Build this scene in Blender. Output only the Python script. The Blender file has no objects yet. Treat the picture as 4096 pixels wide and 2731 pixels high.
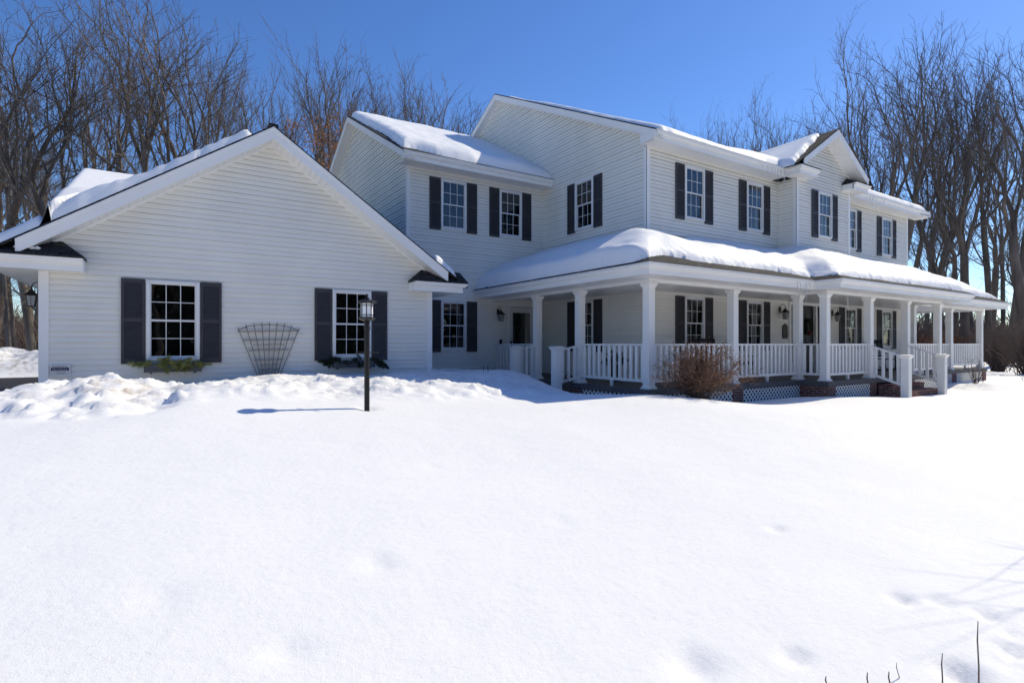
import bpy, math, random
import numpy as np
from mathutils import Vector, Matrix
R = math.radians
SC = bpy.context.scene
# ------------------------------------------------------------------ camera, world, sun
A = R(57.2); CAMZ = 1.6; F = 2178.0
cd = bpy.data.cameras.new('camera'); cam = bpy.data.objects.new('camera', cd)
SC.collection.objects.link(cam); SC.camera = cam
cam.location = (0, 0, CAMZ); cam.rotation_euler = (R(90), 0, A - R(90))
cd.sensor_width = 36; cd.lens = F/4096*36; cd.shift_y = 0.0021
cd.clip_start = 0.05; cd.clip_end = 3000
SUN_EL = 43.0; SUN_AZ = 2.6          # azimuth measured from +X towards +Y (behind the facade)
w = bpy.data.worlds.new('World'); SC.world = w; w.use_nodes = True
nt = w.node_tree; bg = nt.nodes['Background']; sky = nt.nodes.new('ShaderNodeTexSky')
sky.sky_type = 'NISHITA'; sky.sun_disc = False
sky.sun_elevation = R(SUN_EL); sky.sun_rotation = R(90 - SUN_AZ)
sky.air_density = 1.0; sky.dust_density = 0.1; sky.ozone_density = 5.0
hs = nt.nodes.new('ShaderNodeHueSaturation'); hs.inputs['Saturation'].default_value = 1.17; hs.inputs['Hue'].default_value = .510
nt.links.new(sky.outputs[0], hs.inputs['Color']); nt.links.new(hs.outputs[0], bg.inputs[0]); bg.inputs[1].default_value = 0.108
sl = bpy.data.lights.new('sun', 'SUN'); so = bpy.data.objects.new('sun', sl); SC.collection.objects.link(so)
sl.energy = 3.15; sl.angle = R(0.53); sl.color = (1.0, 0.905, 0.69)
sd = Vector((math.cos(R(SUN_EL))*math.cos(R(SUN_AZ)), math.cos(R(SUN_EL))*math.sin(R(SUN_AZ)), math.sin(R(SUN_EL))))
so.rotation_euler = sd.to_track_quat('Z', 'Y').to_euler(); so.location = (40, 0, 40)
SC.view_settings.view_transform = 'Standard'; SC.view_settings.look = 'None'
SC.view_settings.exposure = 0.47; SC.view_settings.gamma = 1
SC.render.engine = 'CYCLES'
SC.cycles.max_bounces = 8; SC.cycles.diffuse_bounces = 5; SC.cycles.transparent_max_bounces = 24
SC.cycles.caustics_reflective = False; SC.cycles.caustics_refractive = False

# ------------------------------------------------------------------ helpers
rnd = random.Random(7)
def ray(u):                       # photo column -> horizontal direction per metre of camera depth
    t = (u - 2048)/F
    return math.cos(A) + t*math.sin(A), math.sin(A) - t*math.cos(A)
def at_depth(u, d):
    rx, ry = ray(u); return rx*d, ry*d
def zat(v, d): return CAMZ + (1374 - v)*d/F

def tag(o, label=None, cat=None, group=None, kind=None):
    if label: o['label'] = label
    if cat: o['category'] = cat
    if group: o['group'] = group
    if kind: o['kind'] = kind
    return o
def empty(name, loc, rz=0, label=None, cat=None, group=None):
    o = bpy.data.objects.new(name, None); SC.collection.objects.link(o)
    o.location = loc; o.rotation_euler = (0, 0, rz); o.empty_display_size = .2
    return tag(o, label, cat, group)
def link(name, me, parent=None, loc=(0, 0, 0), rz=0):
    o = bpy.data.objects.new(name, me); SC.collection.objects.link(o)
    o.location = loc; o.rotation_euler = (0, 0, rz)
    if parent: o.parent = parent
    return o
def copy_tree(o, parent=None):
    c = o.copy(); SC.collection.objects.link(c); c.parent = parent
    for ch in list(o.children): copy_tree(ch, c)
    return c

class MB:
    def __init__(s): s.v = []; s.f = []
    def add(s, vs, fs, M=None):
        b = len(s.v)
        s.v += [tuple(M @ Vector(p)) if M else tuple(p) for p in vs]
        s.f += [tuple(b+i for i in f) for f in fs]; return s
    def box(s, x0, x1, y0, y1, z0, z1, M=None):
        return s.add([(x0,y0,z0),(x1,y0,z0),(x1,y1,z0),(x0,y1,z0),(x0,y0,z1),(x1,y0,z1),(x1,y1,z1),(x0,y1,z1)],
                     [(3,2,1,0),(4,5,6,7),(0,1,5,4),(1,2,6,5),(2,3,7,6),(3,0,4,7)], M)
    def frus(s, cx, cy, z0, z1, a0, a1, b0=None, b1=None):   # square frustum, half sizes
        b0 = a0 if b0 is None else b0; b1 = a1 if b1 is None else b1
        return s.add([(cx-a0,cy-b0,z0),(cx+a0,cy-b0,z0),(cx+a0,cy+b0,z0),(cx-a0,cy+b0,z0),(cx-a1,cy-b1,z1),(cx+a1,cy-b1,z1),(cx+a1,cy+b1,z1),(cx-a1,cy+b1,z1)],
                     [(3,2,1,0),(4,5,6,7),(0,1,5,4),(1,2,6,5),(2,3,7,6),(3,0,4,7)])
    def slab(s, pts, th):         # planar polygon, extruded straight down
        n = len(pts); lo = [(p[0],p[1],p[2]-th) for p in pts]
        nz = sum((pts[i][0]*pts[(i+1)%n][1]-pts[(i+1)%n][0]*pts[i][1]) for i in range(n))
        if nz < 0: pts = pts[::-1]; lo = lo[::-1]
        fs = [tuple(range(n)), tuple(range(2*n-1, n-1, -1))]
        fs += [(i, n+i, n+(i+1)%n, (i+1)%n) for i in range(n)]
        return s.add(list(pts)+lo, fs)
    def bar(s, p, q, wd, ht, up=(0,0,1)):   # rectangular bar, centred
        p = Vector(p); q = Vector(q); d = (q-p).normalized(); upv = Vector(up)
        if abs(d.dot(upv)) > .98: upv = Vector((1,0,0))
        a = d.cross(upv).normalized(); b = a.cross(d).normalized()
        vs = []
        for c in (p, q):
            for sx, sy in ((-1,-1),(1,-1),(1,1),(-1,1)): vs.append(c + a*sx*wd/2 + b*sy*ht/2)
        return s.add(vs, [(0,1,2,3),(7,6,5,4),(0,4,5,1),(1,5,6,2),(2,6,7,3),(3,7,4,0)])
    def tube(s, pts, rs, k=6, cap=True):
        pts = [Vector(p) for p in pts]; n = len(pts)
        if not hasattr(rs, '__len__'): rs = [rs]*n
        b = len(s.v); ref = None
        for i, p in enumerate(pts):
            d = (pts[min(i+1,n-1)] - pts[max(i-1,0)]).normalized()
            if ref is None:
                ref = Vector((0,0,1)) if abs(d.z) < .9 else Vector((1,0,0))
                a = d.cross(ref).normalized()
            else: a = (a - d*a.dot(d)).normalized()
            c = d.cross(a)
            for j in range(k):
                an = 2*math.pi*j/k
                s.v.append(tuple(p + (a*math.cos(an) + c*math.sin(an))*rs[i]))
        for i in range(n-1):
            for j in range(k):
                j2 = (j+1) % k
                s.f.append((b+i*k+j, b+i*k+j2, b+(i+1)*k+j2, b+(i+1)*k+j))
        if cap:
            s.f.append(tuple(b+j for j in range(k))[::-1]); s.f.append(tuple(b+(n-1)*k+j for j in range(k)))
        return s
    def lathe(s, cx, cy, prof, k=12, ph=0):      # (r,z) profile
        return s.tube([(cx,cy,z) for r,z in prof], [max(r,.0005) for r,z in prof], k) if False else s._lathe(cx,cy,prof,k,ph)
    def _lathe(s, cx, cy, prof, k, ph):
        b = len(s.v)
        for r, z in prof:
            for j in range(k):
                an = ph + 2*math.pi*j/k; s.v.append((cx+r*math.cos(an), cy+r*math.sin(an), z))
        for i in range(len(prof)-1):
            for j in range(k):
                j2 = (j+1) % k; s.f.append((b+i*k+j, b+i*k+j2, b+(i+1)*k+j2, b+(i+1)*k+j))
        s.f.append(tuple(b+j for j in range(k))[::-1]); s.f.append(tuple(b+(len(prof)-1)*k+j for j in range(k)))
        return s
    def extr(s, P0, P1, out, prof, m0=0, m1=0):  # profile (o,z) swept P0->P1, mitred ends
        P0 = Vector(P0); P1 = Vector(P1); out = Vector(out); d = (P1-P0).normalized(); n = len(prof)
        vs = [P0 + out*o + Vector((0,0,z)) - d*o*m0 for o, z in prof] + [P1 + out*o + Vector((0,0,z)) + d*o*m1 for o, z in prof]
        fs = [(i, (i+1)%n, n+(i+1)%n, n+i) for i in range(n)] + [tuple(range(n))[::-1], tuple(range(n, 2*n))]
        return s.add(vs, fs)
    def mesh(s, name, mat, smooth=False, off=(0,0,0)):
        me = bpy.data.meshes.new(name); ox, oy, oz = off
        me.from_pydata([(x-ox, y-oy, z-oz) for x, y, z in s.v], [], s.f)
        if mat: me.materials.append(mat)
        me.update()
        uv_world(me)
        if smooth: me.shade_smooth()
        return me
    def build(s, name, mat, root=None, smooth=False, parent=None, loc=(0,0,0)):
        off = root.location if root is not None else (0,0,0)
        me = s.mesh(name, mat, smooth, off)
        return link(name, me, parent or root, loc)
def uv_world(me):
    uv = me.uv_layers.new(name='UVMap'); d = uv.data; vs = me.vertices
    co = np.empty(len(vs)*3); vs.foreach_get('co', co); co = co.reshape(-1,3)
    li = np.empty(len(me.loops), dtype=int); me.loops.foreach_get('vertex_index', li)
    nf = len(me.polygons)
    nn = np.empty(nf*3); me.polygons.foreach_get('normal', nn); nn = nn.reshape(-1,3)
    lt = np.empty(nf, dtype=int); me.polygons.foreach_get('loop_total', lt)
    fn = np.repeat(nn, lt, axis=0)
    u = np.stack([-fn[:,1], fn[:,0], 0*fn[:,0]], 1); l = np.linalg.norm(u, axis=1)
    flat = l < .05; u[flat] = (1,0,0); l[flat] = 1; u /= l[:,None]
    v = np.cross(fn, u); p = co[li]
    arr = np.stack([(p*u).sum(1), (p*v).sum(1)], 1).ravel()
    d.foreach_set('uv', arr)
def np_mesh(name, V, Fq, mat, smooth=False):
    me = bpy.data.meshes.new(name); V = np.asarray(V, dtype=np.float32); Fq = np.asarray(Fq, dtype=np.int32)
    k = Fq.shape[1]; me.vertices.add(len(V)); me.vertices.foreach_set('co', V.ravel())
    me.loops.add(Fq.size); me.loops.foreach_set('vertex_index', Fq.ravel())
    me.polygons.add(len(Fq)); me.polygons.foreach_set('loop_start', np.arange(0, Fq.size, k, dtype=np.int32))
    me.polygons.foreach_set('loop_total', np.full(len(Fq), k, dtype=np.int32))
    me.update(calc_edges=True)
    if mat: me.materials.append(mat)
    if smooth: me.shade_smooth()
    return me

# numpy value noise
_rs = np.random.RandomState(3); _T = _rs.rand(256, 256)
def vnoise(x, y):
    xi = np.floor(x).astype(int); yi = np.floor(y).astype(int); fx = x-xi; fy = y-yi
    fx = fx*fx*(3-2*fx); fy = fy*fy*(3-2*fy)
    a = _T[xi & 255, yi & 255]; b = _T[(xi+1) & 255, yi & 255]; c = _T[xi & 255, (yi+1) & 255]; d = _T[(xi+1) & 255, (yi+1) & 255]
    return (a*(1-fx)+b*fx)*(1-fy) + (c*(1-fx)+d*fx)*fy - .5
def fbm(x, y, o=4, g=.5):
    r = 0; am = 1
    for i in range(o):
        r = r + am*vnoise(x*2**i + 17.3*i, y*2**i + 5.1*i); am *= g
    return r
def sst(x, a, b):
    t = np.clip((x-a)/(b-a), 0, 1); return t*t*(3-2*t)

# ------------------------------------------------------------------ materials
def new_mat(name):
    m = bpy.data.materials.new(name); m.use_nodes = True; n = m.node_tree
    return m, n, n.nodes['Principled BSDF']
def N(n, t, **kw):
    x = n.nodes.new(t)
    for k, v in kw.items():
        if k.startswith('i_'): x.inputs[int(k[2:])].default_value = v
        else: setattr(x, k, v)
    return x
def ramp(n, src, stops):
    r = N(n, 'ShaderNodeValToRGB'); e = r.color_ramp.elements
    while len(e) < len(stops): e.new(.5)
    for i, (p, c) in enumerate(stops): e[i].position = p; e[i].color = (*c, 1) if len(c) == 3 else c
    n.links.new(src, r.inputs[0]); return r.outputs[0]
def mat(name, c0, c1=None, scale=3, rough=.6, bump=0, bscale=60, spec=.3, metal=0, detail=4, stretch=None):
    m, n, b = new_mat(name); b.inputs['Roughness'].default_value = rough
    b.inputs['Specular IOR Level'].default_value = spec; b.inputs['Metallic'].default_value = metal
    tc = N(n, 'ShaderNodeTexCoord'); src = tc.outputs['Object']
    if stretch:
        mp = N(n, 'ShaderNodeMapping'); mp.inputs['Scale'].default_value = stretch
        n.links.new(src, mp.inputs[0]); src = mp.outputs[0]
    if c1:
        no = N(n, 'ShaderNodeTexNoise'); no.inputs['Scale'].default_value = scale; no.inputs['Detail'].default_value = detail
        n.links.new(src, no.inputs['Vector'])
        n.links.new(ramp(n, no.outputs[0], [(.3, c0), (.7, c1)]), b.inputs['Base Color'])
    else: b.inputs['Base Color'].default_value = (*c0, 1)
    if bump:
        nb = N(n, 'ShaderNodeTexNoise'); nb.inputs['Scale'].default_value = bscale; nb.inputs['Detail'].default_value = 5
        n.links.new(src, nb.inputs['Vector'])
        bu = N(n, 'ShaderNodeBump'); bu.inputs['Strength'].default_value = bump; bu.inputs['Distance'].default_value = .02
        n.links.new(nb.outputs[0], bu.inputs['Height']); n.links.new(bu.outputs[0], b.inputs['Normal'])
    return m
M = {}
M['siding'] = mat('siding', (.785,.762,.695), (.872,.848,.775), .9, .55, spec=.25, detail=6, stretch=(1,1,.6))
M['lap_edge'] = mat('lap_edge', (.13,.12,.095), (.30,.28,.235), 2.0, .8)  # underside of laps: grime plus the gap's shadow line put into the colour
M['trim'] = mat('trim', (.80,.79,.765), (.84,.83,.81), 2.5, .4, spec=.35)
M['shutter'] = mat('shutter', (.045,.044,.050), (.056,.055,.060), 4, .55)
M['frame'] = mat('frame', (.74,.745,.74), (.78,.78,.77), 5, .35)
M['deck'] = mat('deck', (.085,.08,.085), (.11,.105,.105), 6, .6)
M['metal'] = mat('metal', (.010,.009,.009), (.016,.014,.013), 20, .42, spec=.35)
M['concrete'] = mat('concrete', (.19,.18,.17), (.26,.25,.235), 3, .85, .2)
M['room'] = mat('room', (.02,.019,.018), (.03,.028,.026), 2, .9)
M['curtain'] = mat('curtain', (.16,.16,.14), (.26,.26,.23), 14, .9, stretch=(6,6,.3))
M['wood_grey'] = mat('wood_grey', (.19,.17,.15), (.32,.29,.26), 25, .8, .3)
M['asphalt'] = mat('asphalt', (.018,.018,.022), (.032,.032,.036), 8, .75, .3, 200)
M['gravel'] = mat('gravel', (.30,.25,.19), (.4,.34,.27), 12, .9, .3, 60)
M['door_dark'] = mat('door_dark', (.006,.006,.009), (.010,.010,.013), 4, .35)
M['red'] = mat('red', (.16,.012,.02), (.22,.02,.03), 9, .8)
M['black'] = mat('black', (.006,.008,.012), (.012,.014,.02), 9, .5)
M['boxgrey'] = mat('boxgrey', (.085,.09,.105), (.11,.115,.13), 9, .6)
M['pine'] = mat('pine', (.12,.15,.035), (.42,.42,.15), 9, .6)
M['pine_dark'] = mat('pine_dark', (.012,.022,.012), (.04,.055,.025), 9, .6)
M['leaf'] = mat('leaf', (.14,.07,.04), (.30,.155,.085), 7, .75)
M['stem'] = mat('stem', (.10,.07,.055), (.17,.125,.10), 8, .8)
M['leaf_orange'] = mat('leaf_orange', (.26,.11,.04), (.38,.18,.08), 7, .75)
M['sign_white'] = mat('sign_white', (.62,.61,.6), (.68,.67,.66), 8, .5)
M['navy'] = mat('navy', (.008,.008,.045), (.012,.012,.06), 8, .5)
M['sign_text'] = mat('sign_text', (.5,.5,.56))
M['sign_dark'] = mat('sign_dark', (.05,.05,.06))
M['gravelwood'] = mat('brush', (.075,.055,.045), (.13,.10,.085), .9, .9)
def bark(name, c0, c1):
    return mat(name, c0, c1, 2.2, .85, .5, 16, spec=.1, stretch=(1,1,.25))
M['bark'] = bark('bark', (.075,.064,.055), (.21,.18,.15))
M['bark2'] = bark('bark_brown', (.085,.067,.053), (.22,.175,.14))
M['twig'] = mat('twig', (.095,.08,.07), (.19,.16,.138), .8, .8, spec=.1)

def icem():
    m, n, b = new_mat('ice'); b.inputs['Base Color'].default_value = (.85,.9,.95,1); b.inputs['Roughness'].default_value = .1
    b.inputs['Transmission Weight'].default_value = .35; b.inputs['IOR'].default_value = 1.31; return m
M['ice'] = icem()
def glow():
    m, n, b = new_mat('candle_flame'); b.inputs['Base Color'].default_value = (1,.6,.2,1)
    b.inputs['Emission Color'].default_value = (1,.62,.3,1); b.inputs['Emission Strength'].default_value = 9; return m
M['flame'] = glow()
def glassm(name, ior, rough=.0):
    m = bpy.data.materials.new(name); m.use_nodes = True; n = m.node_tree; n.nodes.clear()
    out = N(n, 'ShaderNodeOutputMaterial'); mx = N(n, 'ShaderNodeMixShader'); fr = N(n, 'ShaderNodeFresnel'); fr.inputs[0].default_value = ior
    gl = N(n, 'ShaderNodeBsdfGlossy'); gl.inputs['Roughness'].default_value = rough; gl.inputs['Color'].default_value = (.95,.97,1,1)
    tr = N(n, 'ShaderNodeBsdfTransparent'); tr.inputs[0].default_value = (.8,.84,.86,1)
    geo = N(n, 'ShaderNodeTexCoord'); no = N(n, 'ShaderNodeTexNoise'); no.inputs['Scale'].default_value = 1.3; no.inputs['Detail'].default_value = 1
    bu = N(n, 'ShaderNodeBump'); bu.inputs['Strength'].default_value = .12; bu.inputs['Distance'].default_value = .05
    n.links.new(geo.outputs['Object'], no.inputs['Vector']); n.links.new(no.outputs[0], bu.inputs['Height']); n.links.new(bu.outputs[0], gl.inputs['Normal'])
    n.links.new(fr.outputs[0], mx.inputs[0]); n.links.new(tr.outputs[0], mx.inputs[1]); n.links.new(gl.outputs[0], mx.inputs[2]); n.links.new(mx.outputs[0], out.inputs[0])
    return m
M['glass'] = glassm('glass', 1.8)
M['frost'] = mat('frosted_glass', (.86,.86,.86), (.92,.92,.92), 6, .35)
M['lampglass'] = mat('lamp_glass', (.30,.31,.32), (.38,.39,.40), 6, .25)

def brickmat(name, c1, c2, mortar, bw, bh, ms, rough=.85, bumpd=.01, dirt=None, squash=1):
    m, n, b = new_mat(name); b.inputs['Roughness'].default_value = rough; b.inputs['Specular IOR Level'].default_value = .2
    uv = N(n, 'ShaderNodeUVMap'); br = N(n, 'ShaderNodeTexBrick'); n.links.new(uv.outputs[0], br.inputs['Vector'])
    br.inputs['Scale'].default_value = 1; br.inputs['Brick Width'].default_value = bw; br.inputs['Row Height'].default_value = bh
    br.inputs['Mortar Size'].default_value = ms; br.inputs['Mortar Smooth'].default_value = .2
    br.inputs['Color1'].default_value = (*c1,1); br.inputs['Color2'].default_value = (*c2,1); br.inputs['Mortar'].default_value = (*mortar,1)
    tc = N(n, 'ShaderNodeTexCoord'); no = N(n, 'ShaderNodeTexNoise'); no.inputs['Scale'].default_value = 9; no.inputs['Detail'].default_value = 6
    n.links.new(tc.outputs['Object'], no.inputs['Vector'])
    mx = N(n, 'ShaderNodeMixRGB', blend_type='MULTIPLY'); mx.inputs[0].default_value = 1
    n.links.new(br.outputs[0], mx.inputs[1]); n.links.new(ramp(n, no.outputs[0], [(.25,(.6,.6,.6)),(.75,(1.25,1.25,1.25))]), mx.inputs[2])
    n.links.new(mx.outputs[0], b.inputs['Base Color'])
    bu = N(n, 'ShaderNodeBump'); bu.inputs['Strength'].default_value = .8; bu.inputs['Distance'].default_value = bumpd; bu.invert = True
    n.links.new(br.outputs['Fac'], bu.inputs['Height']); n.links.new(bu.outputs[0], b.inputs['Normal'])
    return m
M['brick'] = brickmat('brick', (.16,.045,.033), (.23,.075,.055), (.30,.25,.22), .21, .07, .012)
M['shingle'] = brickmat('shingle', (.026,.026,.029), (.060,.058,.060), (.010,.010,.010), .30, .13, .010, .9)
def soffitmat(name, axis, per=.11):
    m, n, b = new_mat(name); b.inputs['Base Color'].default_value = (.80,.79,.77,1); b.inputs['Roughness'].default_value = .32
    tc = N(n, 'ShaderNodeTexCoord'); sp = N(n, 'ShaderNodeSeparateXYZ'); n.links.new(tc.outputs['Object'], sp.inputs[0])
    md = N(n, 'ShaderNodeMath', operation='MULTIPLY'); md.inputs[1].default_value = 1/per; n.links.new(sp.outputs[axis], md.inputs[0])
    fr = N(n, 'ShaderNodeMath', operation='FRACT'); n.links.new(md.outputs[0], fr.inputs[0])
    hh = ramp(n, fr.outputs[0], [(0,(0,0,0)),(.08,(0,0,0)),(.14,(1,1,1)),(1,(1,1,1))])
    bu = N(n, 'ShaderNodeBump'); bu.inputs['Strength'].default_value = 1; bu.inputs['Distance'].default_value = .012
    n.links.new(hh, bu.inputs['Height']); n.links.new(bu.outputs[0], b.inputs['Normal'])
    return m
M['soffit_x'] = soffitmat('soffit_grooves_across', 0); M['soffit_y'] = soffitmat('soffit_grooves_along', 1)

def snowmat(name, ground=False):
    m, n, b = new_mat(name); b.inputs['Roughness'].default_value = .65; b.inputs['Specular IOR Level'].default_value = .25
    tc = N(n, 'ShaderNodeTexCoord')
    n1 = N(n, 'ShaderNodeTexNoise'); n1.inputs['Scale'].default_value = .7; n1.inputs['Detail'].default_value = 4
    n.links.new(tc.outputs['Object'], n1.inputs['Vector'])
    col = ramp(n, n1.outputs[0], [(.3,(.865,.87,.88)),(.7,(.90,.90,.905))])
    if ground:
        at = N(n, 'ShaderNodeAttribute', attribute_name='dirt'); n2 = N(n, 'ShaderNodeTexNoise'); n2.inputs['Scale'].default_value = 5.5; n2.inputs['Detail'].default_value = 8
        n.links.new(tc.outputs['Object'], n2.inputs['Vector'])
        mu = N(n, 'ShaderNodeMath', operation='MULTIPLY'); n.links.new(at.outputs['Fac'], mu.inputs[0])
        n.links.new(ramp(n, n2.outputs[0], [(.42,(0,0,0)),(.75,(1,1,1))]), mu.inputs[1])
        mx = N(n, 'ShaderNodeMixRGB'); n.links.new(mu.outputs[0], mx.inputs[0]); n.links.new(col, mx.inputs[1]); mx.inputs[2].default_value = (.42,.36,.31,1)
        col = mx.outputs[0]
    n.links.new(col, b.inputs['Base Color'])
    hs = None
    for sc, am in ((4, .35), (22, .18), (110, .10), (420, .07)):
        no = N(n, 'ShaderNodeTexNoise'); no.inputs['Scale'].default_value = sc; no.inputs['Detail'].default_value = 3
        n.links.new(tc.outputs['Object'], no.inputs['Vector'])
        mm = N(n, 'ShaderNodeMath', operation='MULTIPLY'); mm.inputs[1].default_value = am; n.links.new(no.outputs[0], mm.inputs[0])
        if hs is None: hs = mm.outputs[0]
        else:
            ad = N(n, 'ShaderNodeMath', operation='ADD'); n.links.new(hs, ad.inputs[0]); n.links.new(mm.outputs[0], ad.inputs[1]); hs = ad.outputs[0]
    if ground:      # faint wind crust, streaked
        mp = N(n, 'ShaderNodeMapping'); mp.inputs['Scale'].default_value = (1.1, 3.6, 1); mp.inputs['Rotation'].default_value = (0, 0, .5); n.links.new(tc.outputs['Object'], mp.inputs[0])
        no = N(n, 'ShaderNodeTexNoise'); no.inputs['Scale'].default_value = 3.2; no.inputs['Detail'].default_value = 6; no.inputs['Roughness'].default_value = .6; n.links.new(mp.outputs[0], no.inputs['Vector'])
        mm = N(n, 'ShaderNodeMath', operation='MULTIPLY'); mm.inputs[1].default_value = .45; n.links.new(no.outputs[0], mm.inputs[0])
        ad = N(n, 'ShaderNodeMath', operation='ADD'); n.links.new(hs, ad.inputs[0]); n.links.new(mm.outputs[0], ad.inputs[1]); hs = ad.outputs[0]
    bu = N(n, 'ShaderNodeBump'); bu.inputs['Strength'].default_value = .65; bu.inputs['Distance'].default_value = .03
    n.links.new(hs, bu.inputs['Height']); n.links.new(bu.outputs[0], b.inputs['Normal'])
    return m
M['snow'] = snowmat('snow'); M['snow_ground'] = snowmat('snow_ground', True)

# ------------------------------------------------------------------ ground
CP = [(0,0,0),(0,-6,-.1),(6,0,0),(3,3,.17),(12,2,.02),(20,0,-.05),(30,4,-.1),(-3,3,.38),(-9,5,.55),(0,4,.40),(6,5,.34),
 (2.51,7.78,.68),(.9,7.7,.735),(-1.46,7.9,.75),(-5,8,.8),(5.5,8,.60),(4.2,6,.45),(-3.5,9.6,.90),(-1.8,9.7,.93),(-.6,9.5,1.03),(-.43,10.6,.90),
 (.21,11.3,.86),(.79,11.4,.87),(1.44,11.6,.95),(-.29,11.4,.84),(1.9,11.0,.96),(3.5,10.7,.92),(3.5,12.0,.90),(6,12.2,.93),(6.0,10.5,.80),(7.1,12,.94),(7.75,11.6,.86),(7.85,10.5,.58),(7.9,9.8,.46),
 (7.5,14,.75),(9,11,.20),(8.9,8.2,.49),(9.3,8.7,.3),(10.65,7.5,.28),(12.6,7.5,.21),(13.95,7.1,.25),(15.65,6.7,.18),(17.6,6.2,.10),(20.1,6.2,.06),
 (24,7.5,.03),(28,8,.0),(33,10,.0),(18,9,-.05),(26,9.5,.0),(14,9,.05),(40,20,.1),(33,22,.05),(30,45,.3),(10,45,.5),(-20,45,.6),(-12,22,.25),(-5,16,.2),(-3,12,.2),(60,10,.2),(80,50,.5)]
CP = np.array(CP, float)
def _K(r2): return np.where(r2 > 1e-9, r2*np.log(r2+1e-12)*.5, 0)
def _tps():
    n = len(CP); P = np.c_[np.ones(n), CP[:,:2]]
    K = _K(((CP[:,None,:2]-CP[None,:,:2])**2).sum(-1)) + np.eye(n)*.02
    L = np.zeros((n+3,n+3)); L[:n,:n] = K; L[:n,n:] = P; L[n:,:n] = P.T
    return np.linalg.solve(L, np.r_[CP[:,2], 0, 0, 0])
_W = _tps()
def h_base(x, y):
    x = np.asarray(x, float); y = np.asarray(y, float); s = x.shape; xf = np.clip(x.ravel(), -30, 80); yf = np.clip(y.ravel(), -8, 60)
    out = np.empty(len(xf))
    for i in range(0, len(xf), 20000):
        a = xf[i:i+20000]; b = yf[i:i+20000]
        r2 = (a[:,None]-CP[None,:,0])**2 + (b[:,None]-CP[None,:,1])**2
        out[i:i+20000] = _K(r2) @ _W[:-3] + _W[-3] + _W[-2]*a + _W[-1]*b
    return out.reshape(s)
PITS = []
def h_ground(x, y):
    x = np.asarray(x, float); y = np.asarray(y, float)
    z = h_base(x, y)
    r = np.hypot(x, y)
    far = sst(r, 60, 200); z = z*(1-far) + .6*far
    b0 = 8.05 - .45*(1-sst(x, -.2, .8)) + .35*vnoise(x*1.3, y*0+3)
    bank = sst(y, b0, b0 + .95 - .25*(1-sst(x, -.2, .8)))*(1-sst(x, 6.2, 8.4))*(1-sst(y, 15, 17))
    lump = fbm(x*.9, y*.9, 3)*.20 + np.abs(fbm(x*2.3+9, y*2.3, 4))*.11 + .022 + sst(fbm(x*5, y*5, 3), .16, .28)*.055 + fbm(x*13, y*13, 3)*.028
    left = 1-sst(x, -.3, 1.5)
    z = z + bank*(lump*(.88+.22*left)*(1-.5*sst(y, 10.4, 11.2)) - .035)
    # heap near the garage corner, dips
    z = z + .10*np.exp(-((x+.55)**2/.10+(y-9.5)**2/.25))*bank - .06*np.exp(-((x+1.15)**2/.05+(y-9.7)**2/.4))
    z = z + fbm(x*.25, y*.25, 2)*.05*(1-bank) + fbm(x*1.1+4, y*1.1, 3)*.012*(1-bank)
    rz = sst(x, 20.5, 24)*(1-sst(x, 36, 40))*sst(y, 4.5, 6)*(1-sst(y, 12, 16)); z = z + rz*(fbm(x*.8, y*.8, 3)*.22 + .08)
    # driveway flat and snow pile beyond it
    dr = (1-sst(x, -2.6, -1.9))*sst(y, 10.6, 11.3)*(1-sst(y, 28.6, 29.6)); z = z*(1-dr) + .15*dr
    pile = (1-sst(x, -1, 4))*sst(y, 28.8, 30.4)*(1-sst(y, 31.5, 36)); z = z + pile*(.85 + .45*fbm(x*.9, y*.9, 4) + .3*np.abs(fbm(x*2.5, y*2.5, 3)))
    z = z - .05*np.exp(-((x-2.51)**2+(y-7.78)**2)/.014)
    for px, py, sx, sy, dp in PITS:
        z = z - dp*np.exp(-((x-px)**2/sx**2 + (y-py)**2/sy**2))
    return z
def px_ground(u, v):
    rx, ry = ray(u); z = .3
    for _ in range(30):
        d = (CAMZ - z)*F/(v - 1374); z = .5*z + .5*float(h_ground(np.array([rx*d]), np.array([ry*d]))[0])
    return rx*d, ry*d, z
for u, v, s_, dp in ((3105,2113,.05,.02),(1506,2247,.07,.02),(1730,1862,.06,.012),(3180,2625,.05,.03),(2780,2662,.10,.025),(3847,2692,.07,.05),
                     (3610,2394,.05,.03),(3945,2455,.05,.03),(4050,2600,.05,.035),(4035,2525,.04,.02),(4020,2645,.04,.02),(3760,2398,.06,.02),(2740,2600,.05,.008),(1150,2600,.08,.012),(640,2380,.10,.012),(2240,2080,.06,.010)):
    p = px_ground(u, v); PITS.append((p[0], p[1], s_*1.15, s_*.9, dp*1.7))
def axis(segs):
    out = []
    for a, b, st in segs: out += list(np.arange(a, b-1e-6, st))
    return np.array(out + [segs[-1][1]])
xs = axis([(-900,-200,100),(-200,-40,20),(-40,-12,1.5),(-12,-4,.3),(-4,10,.055),(10,26,.14),(26,44,.45),(44,100,3),(100,300,20),(300,1000,100)])
ys = axis([(-400,-60,60),(-60,-6,6),(-6,.4,.4),(.4,3,.045),(3,7.4,.09),(7.4,12.6,.05),(12.6,17,.2),(17,28,1),(28,37,.3),(37,70,2),(70,300,23),(300,1000,100)])
X, Y = np.meshgrid(xs, ys, indexing='ij'); Z = h_ground(X, Y)
nx, ny = X.shape; V = np.stack([X.ravel(), Y.ravel(), Z.ravel()], 1)
idx = np.arange(nx*ny).reshape(nx, ny)
Fq = np.stack([idx[:-1,:-1], idx[1:,:-1], idx[1:,1:], idx[:-1,1:]], -1).reshape(-1,4)
me = np_mesh('snow_ground', V, Fq, M['snow_ground'], True)
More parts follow.
